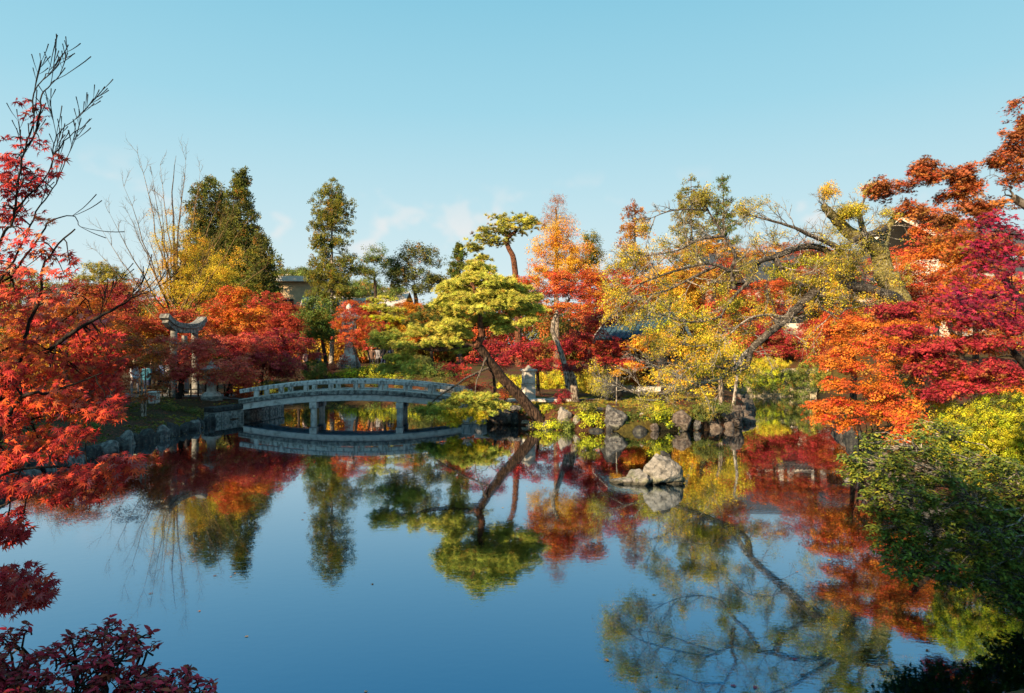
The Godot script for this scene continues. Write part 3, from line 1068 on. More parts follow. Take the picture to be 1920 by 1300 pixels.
func make_pillar() -> void:
	# the squared lantern pillar that stands on the island behind the pine
	var at := pt(991, 748, 30.5)
	at.y = ground_h(at.x, at.z)
	var root := thing("stone_pillar", "pale squared stone pillar with flat cap standing behind the leaning pine trunk", "stone pillar", at, 0.35)
	for b in [["lower_block", 0.34, 0.66, 0.5, "granite_pale"], ["collar", 0.69, 0.04, 0.54, "granite"], ["upper_block", 1.0, 0.55, 0.48, "granite_pale"], ["cap", 1.32, 0.1, 0.62, "granite"]]:
		var mb := MB.new()
		mb.box(Transform3D(Basis(), Vector3(0, b[1], 0)), Vector3(b[3], b[2], b[3]), 0.02)
		commit(b[0], mb, M[b[4]], root)
	var mb := MB.new()
	mb.lathe(Transform3D(Basis(), Vector3(0, 1.37, 0)), [Vector2(0.2, 0), Vector2(0.1, 0.1), Vector2(0.06, 0.16), Vector2(0, 0.18)], 8)
	commit("finial", mb, M.granite_dark, root)


func bamboo_fence(label: String, a: Vector3, b: Vector3, posts: int) -> void:
	var root := thing("bamboo_fence", label, "fence", a, 0.0, "low bamboo fences on the left bank")
	var d := b - a
	for i in posts:
		var p := d * (float(i) / (posts - 1))
		p.y = ground_h(a.x + p.x, a.z + p.z) - a.y
		var mb := MB.new()
		cylinder_between(mb, p + Vector3(0, -0.1, 0), p + Vector3(0, 0.62, 0), 0.035)
		commit("post", mb, M.wood_dark, root)
	for k in 3:
		var mb := MB.new()
		var y := 0.18 + k * 0.18
		cylinder_between(mb, Vector3(0, y, 0.03), Vector3(d.x, y + d.y, d.z + 0.03), 0.022)
		commit("rail", mb, M.bamboo, root)


# ---------------------------------------------------------------- buildings
func tiled_roof(root: Node3D, called: String, eave_a: Vector3, eave_b: Vector3, ridge_a: Vector3, ridge_b: Vector3, mat: Material, each := 0.3) -> MeshInstance3D:
	# a sloping slab with rows of round cover tiles running down it
	var mb := MB.new()
	var nn := (eave_b - eave_a).cross(ridge_a - eave_a).normalized()
	if nn.y < 0: nn = -nn
	var th := nn * 0.12
	mb.quad(eave_a, ridge_a, ridge_b, eave_b)
	mb.quad(eave_a - th, eave_b - th, ridge_b - th, ridge_a - th)
	mb.quad(eave_a, eave_b, eave_b - th, eave_a - th)
	mb.quad(eave_a, eave_a - th, ridge_a - th, ridge_a)
	mb.quad(eave_b, ridge_b, ridge_b - th, eave_b - th)
	var o := commit(called, mb, mat, root)
	var rows := MB.new()
	var n := int(eave_a.distance_to(eave_b) / each)
	for i in n + 1:
		var t := float(i) / n
		rows.tube(PackedVector3Array([eave_a.lerp(eave_b, t), eave_a.lerp(eave_b, t).lerp(ridge_a.lerp(ridge_b, t), 0.5) - nn * 0.0, ridge_a.lerp(ridge_b, t)]), PackedFloat32Array([0.075, 0.075, 0.075]), 6)
	var q := commit("tile_rows", rows, mat, o)
	q.set_meta("kind", "stuff")
	return o


func wall_box(root: Node3D, called: String, lo: Vector3, hi: Vector3, mat: Material, bevel := 0.01) -> MeshInstance3D:
	var mb := MB.new()
	mb.box(Transform3D(Basis(), (lo + hi) / 2), hi - lo, bevel)
	return commit(called, mb, mat, root)


func gabled(root: Node3D, w: float, d: float, eave: float, rise: float, over: float, mat: Material, ridge_r := 0.2) -> void:
	# a roof whose ridge runs along x
	var x := w / 2 + over
	var z := d / 2 + over
	tiled_roof(root, "roof", Vector3(-x, eave, z), Vector3(x, eave, z), Vector3(-x, eave + rise, 0), Vector3(x, eave + rise, 0), mat)
	tiled_roof(root, "roof", Vector3(x, eave, -z), Vector3(-x, eave, -z), Vector3(x, eave + rise, 0), Vector3(-x, eave + rise, 0), mat)
	var mb := MB.new()
	mb.box(Transform3D(Basis(), Vector3(0, eave + rise + 0.1, 0)), Vector3(2 * x, 0.34, 0.34), 0.06)
	commit("ridge", mb, mat, root)
	for s in [-1, 1]:
		mb = MB.new()
		for k in [-1, 1]:
			var a := Vector3(s * (x + 0.03), eave - 0.12, k * z)
			var b := Vector3(s * (x + 0.03), eave + rise - 0.1, 0)
			var dd := b - a
			mb.box(Transform3D(Basis(Vector3(1, 0, 0), atan2(-dd.y, dd.z)), (a + b) / 2), Vector3(0.08, 0.34, dd.length()), 0.01)
		commit("bargeboard", mb, M.plaster, root)


func make_buildings() -> void:
	# white-walled temple hall behind the old tree on the right
	var at := pt(1475, 650, 58)
	at.y = ground_h(at.x, at.z)
	var hall := thing("temple_hall", "white walled temple hall with grey tiled roof behind the old leaning tree", "temple", at, deg_to_rad(-6))
	var w := 12.5
	var d := 8.0
	wall_box(hall, "wall", Vector3(-w / 2, 0, -d / 2), Vector3(w / 2, 5.4, d / 2), M.plaster)
	wall_box(hall, "wall", Vector3(-w / 2 - 0.35, 0, d / 2 + 0.02), Vector3(w / 2 + 0.35, 2.9, d / 2 + 0.5), M.plaster)
	gabled(hall, w, d, 5.5, 2.7, 1.1, M.tile)
	tiled_roof(hall, "porch_roof", Vector3(-w / 2 - 0.8, 3.1, d / 2 + 2.0), Vector3(w / 2 + 0.8, 3.1, d / 2 + 2.0), Vector3(-w / 2 - 0.8, 3.9, d / 2 + 0.02), Vector3(w / 2 + 0.8, 3.9, d / 2 + 0.02), M.tile)
	for i in 5:
		var x := -w / 2 + 1.2 + i * 2.5
		var win := wall_box(hall, "window", Vector3(x - 0.55, 4.2, d / 2 + 0.01), Vector3(x + 0.75, 5.0, d / 2 + 0.1), M.wood_dark)
		for k in 5:
			wall_box(win, "bar", Vector3(x - 0.45 + k * 0.25, 4.22, d / 2 + 0.1), Vector3(x - 0.39 + k * 0.25, 4.98, d / 2 + 0.14), M.wood)
	for i in 6:
		var x := -w / 2 + i * 2.5
		wall_box(hall, "timber_post", Vector3(x - 0.12, 0, d / 2 + 0.02), Vector3(x + 0.12, 5.4, d / 2 + 0.12), M.wood)
	# second hall: its gable end shows above the dark red maples
	at = pt(1796, 650, 70)
	at.y = ground_h(at.x, at.z)
	var hall2 := thing("temple_hall", "large temple hall whose pale gable edge rises above the dark red maples", "temple", at, deg_to_rad(24))
	wall_box(hall2, "wall", Vector3(-7, 0, -5), Vector3(7, 8.4, 5), M.plaster)
	gabled(hall2, 14, 10, 8.5, 4.2, 1.6, M.tile)
	# small wooden hall on the island
	at = pt(1207, 735, 37)
	at.y = ground_h(at.x, at.z)
	var hut := thing("wooden_shrine", "small brown wooden shrine with blue grey roof behind the orange leaves", "shrine", at, deg_to_rad(-30))
	wall_box(hut, "stone_base", Vector3(-1.5, -0.2, -1.3), Vector3(1.5, 0.3, 1.3), M.granite)
	wall_box(hut, "wall", Vector3(-1.1, 0.3, -0.9), Vector3(1.1, 2.7, 0.6), M.wood)
	for x in [-1.15, 1.15]:
		for z in [-0.95, 1.0]:
			wall_box(hut, "post", Vector3(x - 0.09, 0.3, z - 0.09), Vector3(x + 0.09, 2.75, z + 0.09), M.wood)
	wall_box(hut, "lintel", Vector3(-1.3, 1.75, 0.94), Vector3(1.3, 1.98, 1.08), M.wood)
	wall_box(hut, "lintel", Vector3(-1.3, 2.55, 0.94), Vector3(1.3, 2.75, 1.08), M.wood)
	wall_box(hut, "opening", Vector3(-0.7, 0.6, 0.61), Vector3(0.7, 1.7, 0.64), M.glass_dark)
	wall_box(hut, "railing", Vector3(-1.15, 0.85, 1.0), Vector3(1.15, 0.93, 1.06), M.wood_dark)
	gabled(hut, 2.6, 2.6, 2.8, 1.15, 0.75, M.tile_blue)
	# pale building on the left, far behind the pond
	at = pt(535, 650, 100)
	at.y = ground_h(at.x, at.z)
	var flat := thing("flat_building", "plain beige building with flat white roof edge seen between the cedars", "building", at, deg_to_rad(4))
	wall_box(flat, "wall", Vector3(-6, 0, -5), Vector3(6, 9.6, 5), M.beige)
	wall_box(flat, "roof", Vector3(-6.6, 9.62, -5.6), Vector3(6.6, 10.35, 5.9), M.plaster)
	for i in 4:
		var win := wall_box(flat, "window", Vector3(-4.9 + i * 2.9, 5.4, 5.01), Vector3(-3.4 + i * 2.9, 7.2, 5.08), M.glass_dark)
		wall_box(win, "frame", Vector3(-4.2 + i * 2.9, 5.4, 5.09), Vector3(-4.12 + i * 2.9, 7.2, 5.13), M.plaster)
	for i in 3:
		wall_box(flat, "pilaster", Vector3(-6 + i * 5.8, 0, 5.02), Vector3(-5.6 + i * 5.8, 9.6, 5.2), M.plaster)
	# blue tiled roof between the cedars
	at = pt(640, 650, 78)
	at.y = ground_h(at.x, at.z)
	var temple := thing("temple_hall", "temple hall with teal blue tiled roof behind the tall single cedar", "temple", at, deg_to_rad(9))
	wall_box(temple, "wall", Vector3(-3.4, 0, -3), Vector3(3.4, 3.4, 3), M.wood)
	gabled(temple, 6.4, 6.4, 3.4, 2.7, 1.1, M.tile_blue)


# ---------------------------------------------------------------- people
func sdf_mesh(bones: Array, cell: float, k: float) -> ArrayMesh:
	# one skin over tapered capsules [a, b, ra, rb], by surface nets
	var lo := Vector3.ONE * 1e9
	var hi := -lo
	for b in bones:
		var r: float = maxf(b[2], b[3]) + cell * 2.0
		lo = lo.min(b[0] - Vector3.ONE * r).min(b[1] - Vector3.ONE * r)
		hi = hi.max(b[0] + Vector3.ONE * r).max(b[1] + Vector3.ONE * r)
	var nx := int((hi.x - lo.x) / cell) + 2
	var ny := int((hi.y - lo.y) / cell) + 2
	var nz := int((hi.z - lo.z) / cell) + 2
	var f := PackedFloat32Array()
	f.resize(nx * ny * nz)
	f.fill(10.0)
	for b in bones:
		var a: Vector3 = b[0]
		var ab: Vector3 = b[1] - a
		var l2 := maxf(ab.length_squared(), 1e-9)
		var m: float = maxf(b[2], b[3]) + k + cell * 2.0
		var mn := a.min(b[1]) - Vector3.ONE * m - lo
		var mx := a.max(b[1]) + Vector3.ONE * m - lo
		for z in range(maxi(0, int(mn.z / cell)), mini(nz, int(mx.z / cell) + 2)):
			for y in range(maxi(0, int(mn.y / cell)), mini(ny, int(mx.y / cell) + 2)):
				for x in range(maxi(0, int(mn.x / cell)), mini(nx, int(mx.x / cell) + 2)):
					var p := lo + Vector3(x, y, z) * cell
					var t := clampf((p - a).dot(ab) / l2, 0, 1)
					var d: float = p.distance_to(a + ab * t) - lerpf(b[2], b[3], t)
					var at := (z * ny + y) * nx + x
					var h := maxf(k - absf(d - f[at]), 0.0) / k
					f[at] = minf(d, f[at]) - h * h * k * 0.25
	var mb := MB.new()
	var where := {}
	for z in nz - 1:
		for y in ny - 1:
			for x in nx - 1:
				var at := (z * ny + y) * nx + x
				var sum := Vector3.ZERO
				var cnt := 0
				var cv := PackedFloat32Array([f[at], f[at + 1], f[at + nx], f[at + nx + 1], f[at + nx * ny], f[at + nx * ny + 1], f[at + nx * ny + nx], f[at + nx * ny + nx + 1]])
				var neg := 0
				for q in cv:
					if q < 0: neg += 1
				if neg == 0 or neg == 8: continue
				for e in [[0, 1], [2, 3], [4, 5], [6, 7], [0, 2], [1, 3], [4, 6], [5, 7], [0, 4], [1, 5], [2, 6], [3, 7]]:
					var u: float = cv[e[0]]
					var v: float = cv[e[1]]
					if (u < 0) != (v < 0):
						var t := u / (u - v)
						var pa := Vector3(e[0] & 1, (e[0] >> 1) & 1, e[0] >> 2)
						var pb := Vector3(e[1] & 1, (e[1] >> 1) & 1, e[1] >> 2)
						sum += pa.lerp(pb, t)
						cnt += 1
				var grad := Vector3(cv[1] + cv[3] + cv[5] + cv[7] - cv[0] - cv[2] - cv[4] - cv[6], cv[2] + cv[3] + cv[6] + cv[7] - cv[0] - cv[1] - cv[4] - cv[5], cv[4] + cv[5] + cv[6] + cv[7] - cv[0] - cv[1] - cv[2] - cv[3])
				where[at] = mb.vert(lo + (Vector3(x, y, z) + sum / cnt) * cell, grad.normalized())
	var ax := [1, nx, nx * ny]
	for at in where:
		for a in 3:
			var u: int = ax[(a + 1) % 3]
			var v: int = ax[(a + 2) % 3]
			var q: int = at
			if (f[q] < 0) == (f[q + ax[a]] < 0): continue
			if where.has(q - u) and where.has(q - v) and where.has(q - u - v):
				var i0: int = where[q]
				var i1: int = where[q - u]
				var i2: int = where[q - u - v]
				var i3: int = where[q - v]
				if f[q] < 0: mb.idx.append_array(PackedInt32Array([i0, i2, i1, i0, i3, i2]))
				else: mb.idx.append_array(PackedInt32Array([i0, i1, i2, i0, i2, i3]))
	return mb.mesh()


func person(label: String, px: float, dist: float, top: String, legs: String, turn: float, h := 1.66, hat := "", bag := "") -> void:
	var at := pt(px, 650, dist)
	at.y = ground_h(at.x, at.z)
	var root := thing("person", label, "person", at, turn, "visitors walking round the pond")
	var s := h / 1.7
	var b := func(l: Array) -> Array:
		var out := []
		for e in l: out.append([Vector3(e[0], e[1], e[2]) * s, Vector3(e[3], e[4], e[5]) * s, e[6] * s, e[7] * s])
		return out
	var st := jig(0.12)
	var body: Array = b.call([[0, 1.42, 0, 0, 1.5, 0.01, 0.055, 0.05], [0, 1.56, 0.02, 0, 1.62, 0.015, 0.082, 0.088], [0, 1.53, 0.045, 0, 1.56, 0.06, 0.05, 0.05], [0, 1.56, 0.1, 0, 1.575, 0.09, 0.016, 0.012], [-0.24, 0.86, 0.06, -0.25, 0.78, 0.08, 0.04, 0.025], [0.24, 0.86, 0.06, 0.25, 0.78, 0.08, 0.04, 0.025], [-0.085, 1.58, 0.01, -0.09, 1.6, 0.01, 0.016, 0.014], [0.085, 1.58, 0.01, 0.09, 1.6, 0.01, 0.016, 0.014], [0, 1.1, 0, 0, 1.44, 0, 0.1, 0.06], [-0.24, 0.86, 0.06, -0.1, 1.3, 0, 0.03, 0.05], [0.24, 0.86, 0.06, 0.1, 1.3, 0, 0.03, 0.05]])
	part("body", sdf_mesh(body, 0.03, 0.03), M.skin, root)
	part("hair", sdf_mesh(b.call([[0, 1.6, -0.025, 0, 1.645, -0.005, 0.095, 0.092], [0, 1.5, -0.06, 0, 1.6, -0.04, 0.06, 0.08]]), 0.03, 0.03), M.hair, root)
	part("jacket", sdf_mesh(b.call([[-0.1, 0.86, 0, 0.1, 0.86, 0, 0.125, 0.125], [0, 0.9, 0, 0, 1.25, 0, 0.15, 0.16], [-0.14, 1.34, 0, 0.14, 1.34, 0, 0.095, 0.095], [-0.19, 1.34, 0, -0.25, 1.1, -0.02, 0.075, 0.062], [-0.25, 1.1, -0.02, -0.24, 0.88, 0.06, 0.06, 0.048], [0.19, 1.34, 0, 0.25, 1.1, -0.02, 0.075, 0.062], [0.25, 1.1, -0.02, 0.24, 0.88, 0.06, 0.06, 0.048]]), 0.035, 0.05), M["cloth_" + top], root)
	part("trousers", sdf_mesh(b.call([[-0.09, 0.84, 0, 0.09, 0.84, 0, 0.115, 0.115], [-0.09, 0.8, 0, -0.1, 0.45, st, 0.095, 0.07], [-0.1, 0.45, st, -0.1, 0.08, st * 0.6, 0.07, 0.055], [0.09, 0.8, 0, 0.1, 0.45, -st, 0.095, 0.07], [0.1, 0.45, -st, 0.1, 0.08, -st * 1.4, 0.07, 0.055]]), 0.035, 0.04), M["cloth_" + legs], root)
	for f in [[-0.1, st * 0.6], [0.1, -st * 1.4]]:
		part("shoe", sdf_mesh(b.call([[f[0], 0.045, f[1] - 0.04, f[0], 0.04, f[1] + 0.13, 0.05, 0.04]]), 0.03, 0.02), M.cloth_black, root)
	if hat:
		part("hat", sdf_mesh(b.call([[0, 1.66, 0, 0, 1.7, 0, 0.105, 0.095], [-0.03, 1.64, 0.1, 0.03, 1.64, 0.1, 0.045, 0.045]]), 0.03, 0.03), M["cloth_" + hat], root)
	if bag:
		part("backpack", sdf_mesh(b.call([[0, 1.0, -0.2, 0, 1.26, -0.19, 0.13, 0.12]]), 0.035, 0.04), M["cloth_" + bag], root)


# ---------------------------------------------------------------- special trees
func conifer(called: String, label: String, px: float, top: float, foot: float, dist: float, profile: Array, o := {}) -> void:
	# profile: [share of height from the foot, half width in pixels]; boughs in loose whorls, each ending in bunches
	var a := pt(px, foot, dist)
	a.y = ground_h(a.x, a.z)
	var tip := pt(px + o.get("lean", 0.0), top, dist)
	var t := thing(called, label, "tree", a, 0.0, o.get("group", "tall cedars beyond the pond"))
	var hgt := tip.y - a.y
	var r: float = o.get("r", 0.3)
	var mb := MB.new()
	var line := PackedVector3Array()
	for i in 13:
		line.append(a.lerp(tip, i / 12.0) + Vector3(jig(r * 0.2), 0, jig(r * 0.2)))
	mb.tube(_minus(line, a), taper(13, r, 0.02), 8)
	commit("trunk", mb, M[o.get("bark", "bark_grey")], t)
	mb = MB.new()
	var blobs := []
	var y: float = profile[0][0]
	var ang := rng.randf() * TAU
	var step: float = o.get("step", 0.02)
	while y < 0.995:
		var w := 0.0
		for k in profile.size() - 1:
			if y >= profile[k][0] and y <= profile[k + 1][0]:
				w = lerpf(profile[k][1], profile[k + 1][1], (y - profile[k][0]) / maxf(1e-4, profile[k + 1][0] - profile[k][0]))
		w *= dist / F
		for q in o.get("whorl", 3):
			ang += 2.4 + jig(0.4)
			if rng.randf() < o.get("miss", 0.12): continue
			var l := w * rng.randf_range(0.65, 1.05)
			var p := a.lerp(tip, y) + Vector3(0, jig(0.3), 0)
			var e := p + Vector3(cos(ang) * l, l * o.get("droop", -0.12), sin(ang) * l)
			mb.tube(_minus(curve(p, e, Vector3(0, l * 0.06, 0), 3), a), taper(4, maxf(0.02, r * 0.18), 0.01), 4, false)
			var s: float = o.get("bunch", 0.55) * clampf(0.5 + l * 0.35, 0.5, 1.1)
			var n := maxi(1, int(l / (s * 0.9)))
			for i in n:
				var f := 1.0 - float(i) / n * 0.85
				blobs.append([p.lerp(e, f) + rv() * s * 0.35, Vector3(s, s * 0.72, s) * (0.75 + 0.25 * f)])
		y += step * rng.randf_range(0.7, 1.3)
	blobs.append([tip - Vector3(0, 0.5, 0), Vector3(0.3, 0.7, 0.3)])
	if mb.idx.size(): commit("branches", mb, M[o.get("bark", "bark_grey")], t)
	var pal := []
	for k in o.get("pal", ["cedar"]): pal.append_array(P[k])
	var size: float = o.get("size", 0.5)
	scatter("crown", t, CL.cedar, M.needle, blobs, int(blobs.size() * o.get("each", 11)), size, pal, {"up": 0.3, "shell": 0.35, "gate": -0.4})


func twig_spray(mb: MB, a: Vector3, dir: Vector3, l: float, r: float, depth: int, origin: Vector3, ends: Array, spread := 0.5, up := 0.12, wild := 0.2) -> void:
	var line := PackedVector3Array([a])
	var d := dir
	var p := a
	var n := 5
	for i in n:
		d = (d + rv() * wild + Vector3(0, up, 0)).normalized()
		p += d * l / n
		line.append(p)
		if depth > 0 and i > 0:
			for q in 1 + (1 if rng.randf() < 0.5 else 0):
				var e := (d + rv() * spread * 1.6).normalized()
				twig_spray(mb, p, e, l * rng.randf_range(0.35, 0.6), r * 0.5, depth - 1, origin, ends, spread, up, wild)
	ends.append(p)
	if depth == 0: ends.append(line[3])
	mb.tube(_minus(line, origin), taper(line.size(), r, maxf(0.003, r * 0.35)), 4 if r > 0.02 else 3, false)


func make_ginkgo() -> void:
	var d := 58.0
	var a := pt(330, 690, d)
	a.y = ground_h(a.x, a.z)
	var t := thing("ginkgo_tree", "tall half bare ginkgo with golden leaves and long fanned branches", "tree", a)
	var mb := MB.new()
	var top := pt(326, 520, d)
	var line := smooth_line([a, pt(330, 620, d), top, pt(325, 430, d), pt(322, 360, d), pt(330, 292, d)], 3, 0.05)
	mb.tube(_minus(line, a), taper(line.size(), 0.42, 0.012, 0.4), 7)
	commit("trunk", mb, M.bark_grey, t)
	mb = MB.new()
	var ends := []
	var blobs := []
	for g in [[205, 400, 600], [232, 350, 590], [258, 288, 570], [285, 330, 560], [300, 310, 540], [348, 300, 530], [375, 322, 540], [372, 360, 560], [410, 372, 570], [438, 392, 585], [462, 418, 600], [480, 450, 600], [190, 430, 620], [180, 470, 625], [240, 400, 580], [410, 430, 590], [355, 390, 560], [392, 480, 600], [450, 480, 610], [270, 420, 590], [300, 380, 560], [340, 350, 540], [420, 520, 600], [500, 500, 610]]:
		var from := pt(328 + (g[0] - 328) * 0.08, g[2], d)
		var to := pt(g[0], g[1], d + jig(5.0))
		var l := from.distance_to(to)
		var br := curve(from, to, Vector3((from.x - to.x) * 0.05, -l * 0.05, 0), 8, 0.012)
		mb.tube(_minus(br, a), taper(9, 0.09, 0.008), 5, false)
		for i in range(2, 9):
			var dir := (br[i] - br[i - 1]).normalized()
			for q in 2:
				twig_spray(mb, br[i], (dir + rv() * 0.8 + Vector3(0, 0.2, 0)).normalized(), rng.randf_range(0.5, 1.5), 0.018, 1, a, ends, 0.6)
			if i < 6 and g[0] > 255:
				blobs.append([br[i] + rv() * 0.4, Vector3(0.8, 0.5, 0.8)])
	for e in [[350, 480, 55, 45], [390, 520, 70, 45], [330, 550, 60, 35], [430, 500, 45, 45], [300, 520, 30, 40], [360, 440, 35, 30]]:
		blobs.append_array(subdivide([blob(e, d)], 9, 0.6, 0.9))
	commit("branches", mb, M.twig_gold, t)
	scatter("crown", t, CL.sparse, M.leaf, blobs, 4600, 0.38, P.gold + P.yellow, {"up": 0.2, "gate": 0.0, "shell": 0.4})


func make_pine() -> void:
	var d := 26.4
	var t := thing("leaning_pine", "leaning pine with yellow green needle pads reaching over the stone bridge", "pine tree", pt(1018, 796, 26.8))
	var o := t.position
	var mb := MB.new()
	var line := smooth_line([pt(1022, 802, 27.0), pt(1012, 790, 26.8), pt(990, 761, 26.8), pt(952, 720, 26.6), pt(923, 685, 26.4), pt(903, 657, 26.2), pt(895, 646, 26.1)], 5, 0.03)
	var rad := taper(line.size(), 0.24, 0.15)
	rad[0] = 0.34; rad[1] = 0.28
	mb.tube(_minus(line, o), rad, 12)
	commit("trunk", mb, M.bark_pine_low, t)
	var up := smooth_line([pt(894, 648, 26.1), pt(898, 640, 26.05), pt(904, 624, 26.0), pt(900, 604, 25.9), pt(903, 576, 25.6), pt(893, 550, 25.3), pt(884, 530, 25.2)], 4, 0.02)
	mb = MB.new()
	mb.tube(_minus(up, o), taper(up.size(), 0.17, 0.05), 9)
	commit("upper_trunk", mb, M.bark_red, t)
	var left := smooth_line([pt(896, 648, 26.1), pt(870, 647, 26.0), pt(835, 655, 25.7), pt(800, 655, 25.4), pt(777, 649, 25.2), pt(745, 655, 25.0)], 4, 0.02)
	mb = MB.new()
	mb.tube(_minus(left, o), taper(left.size(), 0.13, 0.03), 8)
	commit("long_branch", mb, M.bark_pine, t)
	var low := smooth_line([pt(920, 688, 26.4), pt(882, 705, 26.2), pt(850, 726, 25.9), pt(824, 743, 25.7), pt(806, 757, 25.6)], 4, 0.015)
	mb = MB.new()
	mb.tube(_minus(low, o), taper(low.size(), 0.05, 0.022), 6)
	var dead := smooth_line([pt(914, 664, 26.2), pt(906, 685, 26.0), pt(894, 714, 25.9), pt(891, 738, 25.8)], 4, 0.01)
	mb.tube(_minus(dead, o), taper(dead.size(), 0.045, 0.015), 6)
	var stub := PackedVector3Array([pt(948, 722, 26.5), pt(940, 728, 26.2), pt(933, 731, 26.1)])
	mb.tube(_minus(stub, o), taper(3, 0.03, 0.01), 5)
	commit("branches", mb, M.bark_grey, t)
	var groups := [
		[up, [[905, 522, 50, 14], [935, 530, 45, 14, 0.5], [868, 535, 38, 14], [955, 552, 36, 15], [905, 550, 50, 16, -1.0], [855, 560, 36, 14, 0.6], [925, 575, 55, 16], [880, 580, 45, 14, 0.8], [970, 585, 26, 13], [845, 590, 26, 11], [920, 602, 50, 13, -0.5], [870, 612, 40, 13, 0.5], [955, 615, 36, 12], [990, 602, 22, 10], [905, 505, 28, 9], [850, 560, 34, 18], [885, 565, 66, 28, -0.2], [945, 560, 56, 28, 0.3], [828, 575, 24, 10, 0.3], [840, 545, 26, 10], [975, 540, 30, 11], [1000, 580, 24, 10], [985, 565, 30, 14], [835, 610, 30, 12]], ["pine"], 1.35],
		[left, [[735, 633, 36, 10], [770, 622, 36, 10], [812, 622, 38, 10, -0.6], [850, 628, 32, 10], [715, 645, 22, 9], [775, 648, 42, 11, 0.7], [825, 645, 36, 11, 0.3], [745, 668, 36, 12, 0.3], [775, 688, 30, 12, 0.8], [735, 692, 22, 10], [862, 652, 26, 9, -0.4]], ["pine"], 1.3],
		[low, [[870, 752, 48, 10], [830, 765, 40, 10, 0.3], [905, 750, 34, 9], [925, 762, 26, 9], [850, 772, 48, 10, 0.5], [895, 772, 34, 9, 0.4], [800, 770, 20, 8]], ["pine", "pine_low"], 1.2]]
	for g in groups:
		var blobs := []
		for e in g[1]:
			var b := blob(e, 25.9 if g[0] != low else 25.7)
			blobs.append_array(subdivide([b], 17, 0.45, 0.38))
		var nodes := []
		for i in range(int(g[0].size() * 0.35), g[0].size()): nodes.append([g[0][i], 0.06])
		var targets := []
		for b in blobs: targets.append(b[0] - Vector3(0, 0.08, 0))
		mb = MB.new()
		grow(mb, nodes, targets.slice(0, 110), 0.045, 0.01, o, 0.06)
		commit("boughs", mb, M.bark_pine, t)
		var pal := []
		for k in g[2]: pal.append_array(P[k])
		scatter("needle_pads", t, CL.needles, M.needle, blobs, int(blobs.size() * 22 * g[3]), 0.27, pal, {"up": 0.75, "gate": -0.5, "shell": 0.5})
	var yb := []
	for e in [[838, 778, 22, 8, 0.9], [868, 776, 16, 8, 0.9], [858, 792, 10, 8, 0.9], [900, 782, 16, 7, 0.8]]:
		yb.append_array(subdivide([blob(e, 25.7)], 6, 0.6, 0.32))
	scatter("yellow_needles", t, CL.needles, M.needle, yb, yb.size() * 22, 0.26, P.yellow, {"up": 0.5, "gate": -0.6})


